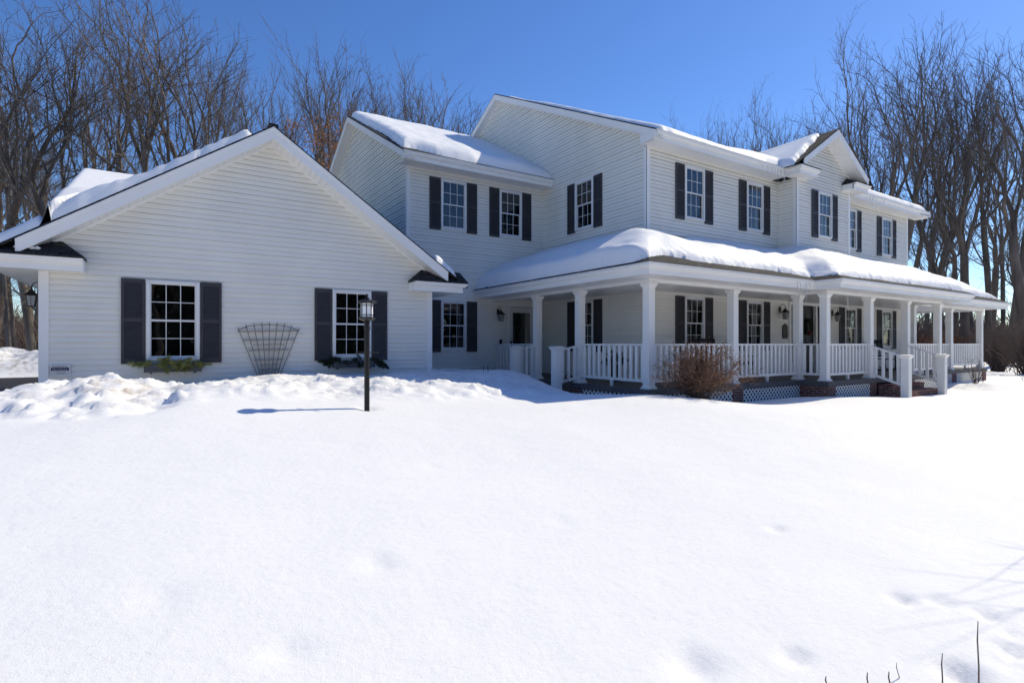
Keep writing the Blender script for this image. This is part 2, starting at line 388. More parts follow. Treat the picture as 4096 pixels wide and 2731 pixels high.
dm = sst(V[:,1], 8.3, 9.3)*(1-sst(V[:,0], 6.4, 8.2))*(1-sst(V[:,1], 14, 15))
dm = dm*(.35 + 1.2*np.exp(-((V[:,0]+.45)**2/.12 + (V[:,1]-9.1)**2/.3)) + .9*np.exp(-((V[:,0]-.1)**2/.15 + (V[:,1]-8.6)**2/.05)))
dm = np.maximum(dm, .9*(1-sst(V[:,0], -1, 4))*sst(V[:,1], 28.8, 29.6)*(1-sst(V[:,1], 30.6, 31.6)))
at = me.attributes.new('dirt', 'FLOAT', 'POINT'); at.data.foreach_set('value', dm.astype(np.float32))
g = link('snow_field', me); tag(g, 'smooth sunlit snow covering the lawn, banked up along the garage wall', kind='structure')
mb = MB(); mb.slab([(-30,11.0,.25),(-1.80,11.0,.25),(-1.80,29.2,.25),(-30,29.2,.25)], .1)
tag(mb.build('driveway', M['asphalt']), 'black asphalt driveway beside the garage', kind='structure')
mb = MB(); mb.slab([(-30,29.2,.27),(-1.8,29.2,.27),(-1.8,29.6,.27),(-30,29.6,.27)], .1)
tag(mb.build('driveway_edging', M['gravel']), 'pale gravel edging beyond the driveway', kind='structure')

# ------------------------------------------------------------------ house
H = empty('house', (11.15, 10.5, .2), 0, 'white clapboard two-storey house with wraparound porch, garage gable and dark shutters', 'house')
HL = H.location
XC = 19.07
WIN = []      # openings: plane key -> rects
def siding(mb, O, U, Nn, span, z0, z1, holes=(), st=.1016):
    lips = set(); mb.lips = lips
    O = Vector(O); U = Vector(U); Nn = Vector(Nn)
    cuts = set(); k = math.floor(z0/st)
    z = k*st
    while z < z1: cuts.add(round(max(z,z0),5)); z += st
    cuts.add(z1)
    for h in holes: cuts.add(round(h[2],5)); cuts.add(round(h[3],5))
    cuts = sorted(c for c in cuts if z0-1e-6 <= c <= z1+1e-6)
    def off(z, base): return (.024 if round(base/st) % 2 == 0 else .015)*(1-(z-base)/st) + .002
    for a, b in zip(cuts[:-1], cuts[1:]):
        if b-a < 1e-4: continue
        base = math.floor((a+1e-5)/st)*st
        s0 = span(a); s1 = span(b)
        if s0[1]-s0[0] < .01: continue
        if s1[1] < s1[0]: m = (s1[0]+s1[1])/2; s1 = (m, m)
        hs = sorted((h[0], h[1]) for h in holes if h[2] < b-1e-5 and h[3] > a+1e-5)
        segs = []; c0, c1 = s0[0], s1[0]
        for ha, hb in hs: segs.append((c0, c1, ha, ha)); c0 = c1 = hb
        segs.append((c0, c1, s0[1], s1[1]))
        oa = off(a, base); ob = off(b, base)
        for l0, l1, r0, r1 in segs:
            P = [O+U*l0+Nn*oa+Vector((0,0,a)), O+U*r0+Nn*oa+Vector((0,0,a)), O+U*r1+Nn*ob+Vector((0,0,b)), O+U*l1+Nn*ob+Vector((0,0,b))]
            flip = U.cross(Vector((0,0,1))).dot(Nn) < 0
            mb.add(P, [(0,1,2,3) if not flip else (3,2,1,0)])
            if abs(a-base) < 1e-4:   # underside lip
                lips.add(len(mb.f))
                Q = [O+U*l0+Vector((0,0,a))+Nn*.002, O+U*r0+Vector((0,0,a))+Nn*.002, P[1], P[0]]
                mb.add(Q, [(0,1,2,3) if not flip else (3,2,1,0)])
WW, WH, SH, SW = .88, 1.53, 1.59, .37
def wrect(c, ztop): return (c-WW/2+.02, c+WW/2-.02, ztop-WH+.02, ztop-.02)
UX = (1,0,0); UY = (0,1,0); NF = (0,-1,0); NL = (-1,0,0); NR = (1,0,0)
def wall(O, U, Nn, span, z0, z1, holes=()):
    mb = MB(); siding(mb, O, U, Nn, span, z0, z1, holes); o = mb.build('wall', M['siding'], H)
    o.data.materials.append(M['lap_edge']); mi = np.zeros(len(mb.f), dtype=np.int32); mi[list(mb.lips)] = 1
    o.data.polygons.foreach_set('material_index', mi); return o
# plane constants
YG, XG0, XG1 = 12.4, -1.76, 5.6; GR, GRZ, GP = 1.93, 6.05, .68
YW, XW0, XM, YM, XR = 15.3, 6.14, 11.15, 10.5, 27.0
YB, XB0, XB1 = 9.88, 17.37, 20.77
SM = .495; YE = 9.9; ZE = 7.22; YRG = 18.1; ZRG = ZE + SM*(YRG-YE)
SWG = .52; YWE = 14.65; ZWE = 7.12; YWR = 20.2; ZWR = ZWE + SWG*(YWR-YWE)
gz = lambda x: GRZ - GP*abs(x-GR)
def gspan(z):
    lim = (GRZ-.10-z)/GP
    return (max(XG0, GR-lim), min(XG1, GR+lim))
gw = [(.20, 2.81), (3.65, 2.81)]
wall((0,YG,0), UX, NF, gspan, .2, GRZ-.12, [wrect(c, z) for c, z in gw])
wall((XG0,0,0), UY, NL, lambda z: (YG, 22), .1, 2.9)
wall((XG1,0,0), UY, NR, lambda z: (YG, YW), .2, 2.9)
# wing
wingwin = [(7.68, 6.68), (9.79, 6.68), (7.68, 2.93)]
DW = (9.74, 10.70, .58, 2.84)
wall((0,YW,0), UX, NF, lambda z: (XG1 if z < 3.3 else XW0, XM), .2, 6.95, [wrect(*q) for q in wingwin] + [DW])
def wspan(z):
    lo = YWE + max(0, (z+.10-ZWE)/SWG); hi = 2*YWR - lo
    return (max(YW, lo), min(2*YWR-YW, hi))
wall((XW0,0,0), UY, NL, wspan, 2.0, ZWR-.1)
# main
def mspan(z):
    lo = YE + max(0, (z+.10-ZE)/SM); hi = 2*YRG-lo
    return (max(YM, lo), min(2*YRG-YM, hi))
sidewin = [(13.09, 6.72), (13.09, 2.94)]
wall((XM,0,0), UY, NL, mspan, .1, ZRG-.1, [wrect(*q) for q in sidewin])
upw = [XC-5.98, XC-3.05, XC+3.05, XC+6.0]
DM = (18.05, 20.09, .58, 2.93)
wall((0,YM,0), UX, NF, lambda z: (XM, XR), .1, 7.0, [wrect(c, 6.74) for c in upw] + [wrect(c, 2.96) for c in upw] + [DM])
wall((XR,0,0), UY, NR, mspan, .1, ZRG-.1)
wall((0,2*YRG-YM,0), UX, (0,1,0), lambda z: (XM, XR), .1, 7.0)
wall((0,2*YWR-YW,0), UX, (0,1,0), lambda z: (XW0, XM), .1, 6.9)
BRZ = 8.80; BP = .64; BY0 = 9.40
def bspan(z):
    lim = (BRZ-.10-z)/BP
    return (max(XB0, XC-lim), min(XB1, XC+lim))
wall((0,YB,0), UX, NF, bspan, 4.3, BRZ-.12, [wrect(XC, 6.75)])
wall((XB0,0,0), UY, NL, lambda z: (YB, YM), 4.3, 7.0)
wall((XB1,0,0), UY, NR, lambda z: (YB, YM), 4.3, 7.0)
# corner boards
def corner(x, y, z0, z1, sx, sy, wd=.09, pr=.028):
    mb = MB()   # sx, sy: outward direction
    xa, xb = sorted((x+sx*pr, x-sx*wd)); ya, yb = sorted((y+sy*pr, y+sy*pr*.2)); mb.box(xa, xb, ya, yb, z0, z1)
    xa, xb = sorted((x+sx*pr, x+sx*pr*.2)); ya, yb = sorted((y+sy*(pr-.004), y-sy*wd)); mb.box(xa, xb, ya, yb, z0, z1-.003)
    mb.build('corner_board', M['trim'], H)
corner(XG0, YG, .2, 2.86, -1, -1, .11); corner(XG1, YG, .2, 2.86, 1, -1, .11)
corner(XW0, YW, 3.2, 6.95, -1, -1); corner(XM, YM, .4, 7.0, -1, -1, .10); corner(XB0, YB, 4.3, 6.97, -1, -1, .10); corner(XB1, YB, 4.3, 6.97, 1, -1, .10)
corner(XR, YM, .4, 7.0, 1, -1, .1)

# ---- roofs
def roof(polys, th=.035, name='roof'):
    mb = MB()
    for p in polys: mb.slab(p, th)
    return mb.build(name, M['shingle'], H)
roof([[(XM-.28,YE,ZE),(XR+.72,YE,ZE),(XR+.72,YRG,ZRG),(XM-.28,YRG,ZRG)], [(XM-.28,YRG,ZRG),(XR+.72,YRG,ZRG),(XR+.72,2*YRG-YE,ZE),(XM-.28,2*YRG-YE,ZE)]])
roof([[(5.78,YWE,ZWE),(XM+.02,YWE,ZWE),(XM+.02,YWR,ZWR),(5.78,YWR,ZWR)], [(5.78,YWR,ZWR),(XM+.02,YWR,ZWR),(XM+.02,2*YWR-YWE,ZWE),(5.78,2*YWR-YWE,ZWE)]])
GY0 = 11.95; GXE0 = -2.5; GXE1 = 6.40
roof([[(GXE0,GY0,gz(GXE0)),(GR,GY0,GRZ),(GR,22.3,GRZ),(GXE0,22.3,gz(GXE0))], [(GR,GY0,GRZ),(GXE1,GY0,gz(GXE1)),(GXE1,YW,gz(GXE1)),(XW0,YW,gz(XW0)),(XW0,22.3,gz(XW0)),(GR,22.3,GRZ)]])
BX0 = XC-(BRZ-ZE)/BP; BX1 = XC+(BRZ-ZE)/BP; BYB = YE+(BRZ-ZE)/SM
roof([[(BX0,BY0,ZE),(XC,BY0,BRZ),(XC,BYB,BRZ),(BX0,YE,ZE)], [(XC,BY0,BRZ),(BX1,BY0,ZE),(BX1,YE,ZE),(XC,BYB,BRZ)]])
# ridge caps
mb = MB(); mb.box(GR-.09, GR+.09, GY0-.01, 22.3, GRZ-.045, GRZ+.022); mb.build('ridge_cap', M['shingle'], H)
# porch roof
PX0, PX1, PY0, QX0, QX1, QY0, PZ, PS = 8.35, 29.8, 7.8, 14.6, 23.55, 7.1, 3.28, .51
pz = lambda e: PZ + PS*e
roof([[(PX0,PY0,PZ),(PX1,PY0,PZ),(PX1-(YM-PY0),YM,pz(YM-PY0)),(PX0+(YM-PY0),YM,pz(YM-PY0))],
      [(PX0,PY0,PZ),(PX0+2.7,YM,pz(2.7)),(XM,YM+.1,pz(2.8)),(XM,YW,pz(2.8)),(PX0,YW,PZ)],
      [(PX1,PY0,PZ),(PX1,22,PZ),(XR,22,pz(2.8)),(XR,YM+.1,pz(2.8)),(PX1-2.7,YM,pz(2.7))],
      [(QX0,QY0,PZ+.003),(QX1,QY0,PZ+.003),(QX1-3.4,YM,pz(3.4)),(QX0+3.4,YM,pz(3.4))],
      [(QX0,QY0,PZ+.003),(QX0+3.4,YM,pz(3.4)),(QX0+2.7,YM,pz(2.7)),(QX0,PY0,PZ)],
      [(QX1,QY0,PZ+.003),(QX1,PY0,PZ),(QX1-2.7,YM,pz(2.7)),(QX1-3.4,YM,pz(3.4))]], name='porch_roof')
# ---- eaves: gutter + fascia profile
GUT = [(-.10,-.005),(0,-.005),(.004,-.028),(-.012,-.040),(-.018,-.075),(-.045,-.110),(-.098,-.118)]
FAS = [(-.10,-.02),(-.096,-.235),(-.13,-.235),(-.13,-.02)]
def eave(segs, name='gutter'):
    a = MB(); b = MB()
    for P0, P1, out, m0, m1 in segs:
        a.extr(P0, P1, out, GUT, m0, m1); b.extr(P0, P1, out, FAS, m0, m1)
    g_ = a.build(name, M['trim'], H); b.build('fascia', M['trim'], H)
z_ = ZE
BR0, BR1 = 16.80, 21.34
eave([((XM-.28,YE,z_),(BR0,YE,z_),NF,0,-1), ((BR0,YE,z_),(BR0,BY0-.02,z_),NL,-1,1), ((BR0,BY0-.02,z_),(17.92,BY0-.02,z_),NF,1,0)])
eave([((20.24,BY0-.02,z_),(BR1,BY0-.02,z_),NF,0,1), ((BR1,BY0-.02,z_),(BR1,YE,z_),NR,1,-1), ((BR1,YE,z_),(XR+.72,YE,z_),NF,-1,0)])
eave([((5.78,YWE,ZWE),(XM,YWE,ZWE),NF,0,0)])
eave([((GXE0,GY0-.02,3.09),(-1.14,GY0-.02,3.09),NF,1,0), ((GXE0,22.3,3.09),(GXE0,GY0-.02,3.09),NL,0,1)])
eave([((5.02,GY0-.02,3.09),(GXE1,GY0-.02,3.09),NF,0,1), ((GXE1,GY0-.02,3.09),(GXE1,YW,3.09),NR,1,0)])
eave([((PX0,YW,PZ),(PX0,PY0,PZ),NL,0,1), ((PX0,PY0,PZ),(QX0,PY0,PZ),NF,1,-1), ((QX0,PY0,PZ),(QX0,QY0,PZ),NL,-1,1), ((QX0,QY0,PZ),(QX1,QY0,PZ),NF,1,1),
      ((QX1,QY0,PZ),(QX1,PY0,PZ),NR,1,-1), ((QX1,PY0,PZ),(PX1,PY0,PZ),NF,-1,1), ((PX1,PY0,PZ),(PX1,22,PZ),NR,1,0)])
# soffits
def soffit(x0, x1, y0, y1, z, m='soffit_x'):
    mb = MB(); mb.box(x0, x1, y0, y1, z, z+.02); mb.build('soffit', M[m], H)
soffit(XM-.18, 17.0, YE+.12, YM-.002, ZE-.225); soffit(21.2, XR+.70, YE+.12, YM-.002, ZE-.225)
soffit(BR0+.12, 17.90, BY0+.1, YB-.003, ZE-.221); soffit(20.27, BR1-.12, BY0+.1, YB-.003, ZE-.221)
soffit(BR0+.12, XB0-.003, YB-.003, YE+.12, ZE-.223); soffit(XB1+.003, BR1-.12, YB-.003, YE+.12, ZE-.223)
soffit(5.9, XM-.02, YWE+.12, YW-.002, ZWE-.225)
soffit(-2.37, -1.16, GY0+.10, YG-.003, 2.865); soffit(-2.37, XG0-.01, YG-.003, 22.2, 2.865, 'soffit_y')
soffit(5.05, 6.28, GY0+.10, YG-.003, 2.865); soffit(XG1+.01, 6.28, YG-.003, YW-.01, 2.865, 'soffit_y')
PC = PZ-.235
soffit(PX0+.12, XM-.002, PY0+.12, YW-.003, PC-.003, 'soffit_y'); soffit(XM-.002, XR+.01, PY0+.12, YM-.003, PC, 'soffit_x')
soffit(QX0+.12, QX1-.12, QY0+.12, PY0+.12, PC+.002, 'soffit_x'); soffit(XR+.01, PX1-.12, PY0+.12, 22, PC+.001, 'soffit_y')
# end caps of boxed returns
def cap(x, y0, y1, z0, z1, sgn):
    mb = MB(); xa, xb = sorted((x, x+sgn*.03)); mb.box(xa, xb, y0, y1, z0, z1); mb.build('return_cap', M['trim'], H)
cap(-1.165, GY0+.08, YG-.02, 2.86, 3.06, 1); cap(5.045, GY0+.08, YG-.02, 2.86, 3.06, -1)
cap(17.90, BY0+.08, YB-.02, 6.99, 7.19, 1); cap(20.27, BY0+.08, YB-.02, 6.99, 7.19, -1)
cap(XM-.27, YE+.10, YM-.03, 6.975, 7.2, -1); cap(XR+.68, YE+.10, YM-.03, 6.975, 7.2, 1)
def retroof(xo, xi, y0, y1, z, s, rise=.30):   # small hip roof over a return, s: +1 inner end on the right
    mb = MB(); a = .34*s
    p = [(xo,y0,z),(xi,y0,z),(xi,y1,z),(xi-a,y1,z+rise),(xo,y1,z+rise)]
    q = [(x, y, zz-.03) for x, y, zz in p]
    mb.add(p+q, [(0,1,3,4),(1,2,3),(5,6,1,0),(6,7,2,1)] if s > 0 else [(4,3,1,0),(3,2,1),(0,1,6,5),(1,2,7,6)])
    mb.build('return_roof', M['shingle'], H)
retroof(-2.5, -1.12, GY0-.03, YG-.01, 3.10, 1); retroof(6.40, 5.0, GY0-.03, YG-.01, 3.10, -1)
retroof(BR0-.02, 17.94, BY0-.03, YB-.01, ZE+.01, 1, .26); retroof(BR1+.02, 20.22, BY0-.03, YB-.01, ZE+.01, -1, .26)
# ---- rakes
def rake(P0, P1, out, depth, h=.235, name='rake_board'):
    """board along a sloping roof edge P0->P1 (top edge), out = outward normal, depth = overhang to the wall"""
    P0 = Vector(P0); P1 = Vector(P1); out = Vector(out); dz = Vector((0,0,1))
    mb = MB()
    def strip(o0, o1, z0, z1):
        vs = []
        for P in (P0, P1):
            for o, z in ((o0,z0),(o1,z0),(o1,z1),(o0,z1)): vs.append(P + out*o + dz*z)
        mb.add(vs, [(0,1,2,3),(7,6,5,4),(0,4,5,1),(1,5,6,2),(2,6,7,3),(3,7,4,0)])
    strip(-.03, -.004, -h, -.036); strip(-.028, .010, -.085, -.038)
    mb.build(name, M['trim'], H)
    mb = MB(); strip2 = []
    vs = []
    for P in (P0, P1):
        for o, z in ((-.032,-h+.02),(-depth+.003,-h+.02),(-depth+.003,-h+.04),(-.032,-h+.04)): vs.append(P + out*o + dz*z)
    mb.add(vs, [(0,1,2,3),(7,6,5,4),(0,4,5,1),(1,5,6,2),(2,6,7,3),(3,7,4,0)])
    mb.build('rake_soffit', M['soffit_x'] if abs(out.y) > .5 else M['soffit_y'], H)
    # frieze strip on the wall
    mb = MB(); vs = []
    for P in (P0, P1):
        for o, z in ((-depth+.004,-h-.03),(-depth+.035,-h-.03),(-depth+.035,-h+.018),(-depth+.004,-h+.018)): vs.append(P + out*o + dz*z)
    mb.add(vs, [(0,1,2,3),(7,6,5,4),(0,4,5,1),(1,5,6,2),(2,6,7,3),(3,7,4,0)])
    mb.build('frieze', M['trim'], H)
rake((GR,GY0,GRZ), (-2.02,GY0,gz(-2.02)), NF, .45, .28); rake((GR,GY0,GRZ), (5.86,GY0,gz(5.86)), NF, .45, .28)
rake((XM-.28,YRG,ZRG), (XM-.28,YE,ZE), NL, .28, .24); rake((XM-.28,YRG,ZRG), (XM-.28,2*YRG-YE,ZE), NL, .28, .24)
rake((XR+.72,YRG,ZRG), (XR+.72,YE,ZE), NR, .72, .24); rake((XR+.72,YRG,ZRG), (XR+.72,2*YRG-YE,ZE), NR, .72, .24)
rake((5.78,YWR,ZWR), (5.78,YWE,ZWE), NL, .36, .24); rake((5.78,YWR,ZWR), (5.78,2*YWR-YWE,ZWE), NL, .36, .24)
rake((XC,BY0,BRZ), (16.98,BY0,BRZ-BP*(XC-16.98)), NF, YB-BY0, .26); rake((XC,BY0,BRZ), (21.16,BY0,BRZ-BP*(XC-16.98)), NF, YB-BY0, .26)
# dormer on the garage's left slope
roof([[(-1.7,13,4.08),(-1.7,16.5,5.48),(1.12,16.5,5.48),(-.9,13,4.08)], [(-1.7,16.5,5.48),(-1.7,20,4.08),(-.9,20,4.08),(1.12,16.5,5.48)]], .12, 'dormer_roof')
wall((-1.45,0,0), UY, NL, lambda z: (13.3+max(0,(z-4.1)/.4), 19.7-max(0,(z-4.1)/.4)), 3.5, 5.3)

# ---- windows and shutters (shared meshes)
def win_meshes():
    o = {}
    m = MB(); hw = WW/2; c = .05
    m.box(-hw, -hw+c, -.05, .02, 0, WH); m.box(hw-c, hw, -.05, .02, 0, WH); m.box(-hw+c, hw-c, -.05, .02, WH-c, WH); m.box(-hw+c, hw-c, -.055, .02, 0, c)
    m.box(-hw+.018, -hw+c+.012, -.065, -.045, .018, WH-.018); m.box(hw-c-.012, hw-.018, -.065, -.045, .018, WH-.018); m.box(-hw+c, hw-c, -.065, -.045, WH-c-.012, WH-.018)
    o['casing'] = m.mesh('window', M['frame'])
    iw = hw-c; mid = WH/2
    def sash(z0, z1, y):
        s = MB(); r = .034
        s.box(-iw, -iw+r, y, y+.03, z0, z1); s.box(iw-r, iw, y, y+.03, z0, z1); s.box(-iw+r, iw-r, y, y+.03, z0, z0+r); s.box(-iw+r, iw-r, y, y+.03, z1-r, z1)
        x0, x1 = -iw+r, iw-r
        for i in (1, 2): xx = x0+(x1-x0)*i/3; s.box(xx-.0065, xx+.0065, y+.008, y+.020, z0+r, z1-r)
        zz = (z0+z1)/2; s.box(x0, x1, y+.010, y+.018, zz-.0065, zz+.0065)
        p = MB(); p.add([(x0,y+.015,z0+r),(x1,y+.015,z0+r),(x1,y+.015,z1-r),(x0,y+.015,z1-r)], [(0,1,2,3)])
        return s.mesh('sash', M['frame']), p.mesh('pane', M['glass'])
    o['us'], o['up'] = sash(mid-.022, WH-c, -.035); o['ls'], o['lp'] = sash(c, mid+.022, -.003)
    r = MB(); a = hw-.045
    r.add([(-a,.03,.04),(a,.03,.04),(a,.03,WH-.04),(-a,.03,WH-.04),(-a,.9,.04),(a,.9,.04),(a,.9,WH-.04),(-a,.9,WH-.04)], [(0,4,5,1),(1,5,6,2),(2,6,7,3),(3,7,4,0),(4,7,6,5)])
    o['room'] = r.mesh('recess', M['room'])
    cu = MB(); n = 26
    for sgn in (-1, 1):
        b = len(cu.v)
        for i in range(n+1):
            x = sgn*(a-.01 - .26*i/n); y = .16 + .02*math.sin(i*1.9)
            cu.v += [(x, y, .06), (x, y, WH-.06)]
        for i in range(n): cu.f.append((b+2*i, b+2*i+2, b+2*i+3, b+2*i+1))
    o['curtain'] = cu.mesh('curtain', M['curtain'])
    s = MB(); w2 = SW/2; t = .034
    s.box(-w2, w2, -.018, 0, 0, SH)
    st = .048
    s.box(-w2, -w2+st, -t, -.018, 0, SH); s.box(w2-st, w2, -t, -.018, 0, SH)
    mz = SH*.515
    s.box(-w2+st, w2-st, -t, -.018, 0, .10); s.box(-w2+st, w2-st, -t, -.018, mz-.035, mz+.035)
    # arched top rail
    for i in range(10):
        xa = -w2+st+(SW-2*st)*i/10; xb = -w2+st+(SW-2*st)*(i+1)/10; xm = (xa+xb)/2/(w2-st)
        s.box(xa, xb, -t, -.018, SH-.095+.035*math.cos(xm*1.5), SH)
    z = .10
    while z < SH-.08:
        if not (mz-.045 < z < mz+.03):
            s.add([(-w2+st,-.019,z+.026),(w2-st,-.019,z+.026),(w2-st,-t+.003,z+.004),(-w2+st,-t+.003,z+.004),(-w2+st,-.019,z+.002),(w2-st,-.019,z+.002)], [(3,2,1,0),(4,5,2,3)])
        z += .030
    o['shutter'] = s.mesh('shutter', M['shutter'])
    return o
WM = win_meshes()
def window(P, rz, curtain=False, shut=(1,1)):
    loc = Vector(P) - HL
    wo = link('window', WM['casing'], H, loc, rz)
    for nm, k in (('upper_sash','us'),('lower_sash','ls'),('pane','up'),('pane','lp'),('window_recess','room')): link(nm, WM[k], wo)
    if curtain: link('curtain', WM['curtain'], wo)
    d = Vector((math.cos(rz), math.sin(rz), 0)); out = Vector((math.sin(rz), -math.cos(rz), 0))
    for i, sg in enumerate((-1, 1)):
        if shut[i]: link('shutter', WM['shutter'], H, loc + d*sg*(WW/2+SW/2+.012) + out*.018 + Vector((0,0,WH-SH+.002)), rz)
for c, z in gw: window((c, YG, z-WH), 0)
for c, z in wingwin: window((c, YW, z-WH), 0)
for c, z in sidewin: window((XM, c, z-WH), R(-90))
for c in upw: window((c, YM, 6.74-WH), 0)
for i, c in enumerate(upw): window((c, YM, 2.96-WH), 0, curtain=True)
window((XC, YB, 6.75-WH), 0)

# ---- porch: deck, beams, columns, rails
YC, YC2, XCOL, XCR, ZD = 8.6, 7.85, 9.19, 28.95, .58
mb = MB()
for a, b, c, d in ((XCOL-.2, XM, YC-.2, YW), (XM, XCR+.2, YC-.2, YM), (15.2-.2, 22.55+.2, YC2-.2, YC-.2), (XR, XCR+.2, YM, 21)):
    mb.box(a, b, c, d, ZD-.13, ZD)
mb.build('porch_deck', M['deck'], H)
mb = MB()
for a, b, c, d in ((XCOL-.1, XCOL+.1, YC-.1, YW), (XCOL+.1, 15.2-.1, YC-.1, YC+.1), (15.2-.1, 15.2+.1, YC2-.1, YC+.1), (15.2+.1, 22.55-.1, YC2-.1, YC2+.1),
                   (22.55-.1, 22.55+.1, YC2-.1, YC+.1), (22.55+.1, XCR+.1, YC-.1, YC+.1), (XCR-.1, XCR+.1, YC+.1, 21)):
    mb.box(a, b, c, d, 2.965, PC-.004)
mb.build('porch_beam', M['trim'], H)
def col_mesh():
    m = MB(); a = .095
    m.box(-a, a, -a, a, .02, 2.34); m.box(-.135,.135,-.135,.135,0,.035); m.frus(0,0,.035,.075,.125,.100)
    m.frus(0,0,2.27,2.33,.100,.13); m.box(-.135,.135,-.135,.135,2.33,2.385); return m.mesh('column', M['trim'])
CM = col_mesh()
cols = [(XCOL,YC),(XCOL,10.98),(XCOL,12.90),(12.22,YC),(15.2,YC),(15.2,YC2),(17.65,YC2),(20.1,YC2),(22.55,YC2),(22.55,YC),(25.8,YC),(XCR,YC),(XCR,11.6),(XCR,14.6)]
for x, y in cols: link('column', CM, H, Vector((x,y,ZD))-HL)
def newel(x, y, z0, z1):
    m = MB(); a = .10
    m.box(x-a, x+a, y-a, y+a, z0, z1-.07); m.frus(x, y, z1-.10, z1-.035, .102, .145); m.box(x-.15, x+.15, y-.15, y+.15, z1-.035, z1-.008); m.frus(x, y, z1-.008, z1+.012, .148, .05)
    m.build('newel_post', M['trim'], H)
newel(8.42, 12.90, .1, 1.53); newel(8.42, 10.98, .1, 1.53); newel(17.65, 6.88, -.1, 1.28); newel(20.1, 6.88, -.1, 1.27)
def railing(p, q, dz0=(0,0), sp=.19, foot=True):
    """p,q: (x,y) column centres; dz0 = z drop at each end"""
    px, py = p; qx, qy = q; L = math.hypot(qx-px, qy-py); ux, uy = (qx-px)/L, (qy-py)/L
    s0 = .096; s1 = L-.096
    def P(s, z): f = (s)/L; return (px+ux*s, py+uy*s, z - (dz0[0]*(1-f)+dz0[1]*f))
    top = MB(); top.bar(P(s0,1.575), P(s1,1.575), .085, .045)
    bot = MB(); bot.bar(P(s0,.755), P(s1,.755), .045, .065)
    n = max(2, round((s1-s0)/sp)); st = (s1-s0)/n
    for i in range(n):
        s = s0 + st*(i+.5); a = P(s, .785); b = P(s, 1.555)
        bot.box(a[0]-.021 if abs(ux)<.5 else a[0]-.036, a[0]+.021 if abs(ux)<.5 else a[0]+.036, a[1]-.036 if abs(ux)<.5 else a[1]-.021, a[1]+.036 if abs(ux)<.5 else a[1]+.021, a[2], b[2])
    if foot and dz0 == (0,0) and L > 1.5:
        a = P(L/2, 0); bot.box(a[0]-.03, a[0]+.03, a[1]-.03, a[1]+.03, ZD, .73)
    r = bot.build('railing', M['trim'], H); top.build('handrail', M['trim'], H, parent=r)
railing((XCOL,YC),(XCOL,10.98)); railing((XCOL,12.90),(XCOL,YW)); railing((XCOL,YC),(12.22,YC)); railing((12.22,YC),(15.2,YC)); railing((15.2,YC2),(15.2,YC), foot=False)
railing((15.2,YC2),(17.65,YC2)); railing((20.1,YC2),(22.55,YC2)); railing((22.55,YC2),(22.55,YC), foot=False); railing((22.55,YC),(25.8,YC)); railing((25.8,YC),(XCR,YC))
railing((XCR,YC),(XCR,11.6)); railing((XCR,11.6),(XCR,14.6))
railing((XCOL,12.90),(8.42,12.90),(.02,.16)); railing((XCOL,10.98),(8.42,10.98),(.02,.16))
railing((17.65,YC2),(17.65,6.88),(.02,.37)); railing((20.1,YC2),(20.1,6.88),(.02,.37))
# brick piers, lattice, steps
for x0, x1, y0, y1 in ((XCOL-.17,XCOL+.25,YC-.17,YC+.25),(12.0,12.42,YC-.17,YC+.2),(15.03,15.43,YC2-.17,YC2+.2),(15.03,15.2,YC2+.2,YC-.13),(17.4,17.78,YC2-.17,YC2+.2),(19.98,20.3,YC2-.17,YC2+.2),(22.3,22.72,YC2-.17,YC-.1),
                       (25.6,26.0,YC-.17,YC+.2),(XCR-.25,XCR+.17,YC-.17,YC+.25),(XCOL-.17,XCOL+.2,10.7,13.1),(XCR-.2,XCR+.17,11.4,11.8)):
    mb = MB(); mb.box(x0, x1, y0, y1, -.4, ZD-.13); mb.build('brick_pier', M['brick'], H)
def lattice(p, q, z0, z1):
    m = MB(); px, py = p; qx, qy = q; L = math.hypot(qx-px, qy-py); ux, uy = (qx-px)/L, (qy-py)/L; hh = z1-z0; sp = .145
    for lay, sg in ((0, 1), (1, -1)):
        n0 = -int(hh/sp)-1; n1 = int(L/sp)+int(hh/sp)+2
        for i in range(n0, n1):
            a0 = i*sp if sg > 0 else i*sp; a, b = (a0, a0+hh*sg)
            za, zb = z0, z1; sl = hh/(b-a)
            if a < 0: za = z0 + (0-a)*sl; a = 0
            if a > L: za = z0 + (L-a)*sl; a = L
            if b < 0: zb = z1 + (0-b)*sl; b = 0
            if b > L: zb = z1 + (L-b)*sl; b = L
            if zb-za < .02: continue
            off = .004+.009*lay; nx_, ny_ = -uy*off, ux*off
            m.bar((px+ux*a-nx_, py+uy*a-ny_, za), (px+ux*b-nx_, py+uy*b-ny_, zb), .036, .008, up=(-uy, ux, 0))
    m.build('lattice', M['trim'], H)
zl = ZD-.13
for p, q in (((XCOL+.25,YC-.14),(12.0,YC-.14)),((12.42,YC-.14),(15.03,YC-.14)),((15.43,YC2-.14),(17.4,YC2-.14)),((20.3,YC2-.14),(22.3,YC2-.14)),((22.72,YC-.14),(25.6,YC-.14)),((26.0,YC-.14),(XCR-.25,YC-.14)),((XCOL-.14,10.7),(XCOL-.14,YC+.25))):
    lattice(p, q, -.15, zl)
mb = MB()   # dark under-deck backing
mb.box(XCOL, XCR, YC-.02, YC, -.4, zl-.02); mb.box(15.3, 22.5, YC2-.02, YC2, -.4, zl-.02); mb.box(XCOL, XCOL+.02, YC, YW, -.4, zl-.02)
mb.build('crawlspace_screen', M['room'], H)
for q in ((17.79, 19.97, 7.3, YC2-.2, -.3, .40), (17.79, 19.97, 6.95, 7.298, -.3, .24), (8.75, XCOL-.2, 11.1, 12.78, -.2, .42)):
    mb = MB(); mb.box(*q); mb.build('brick_step', M['brick'], H)

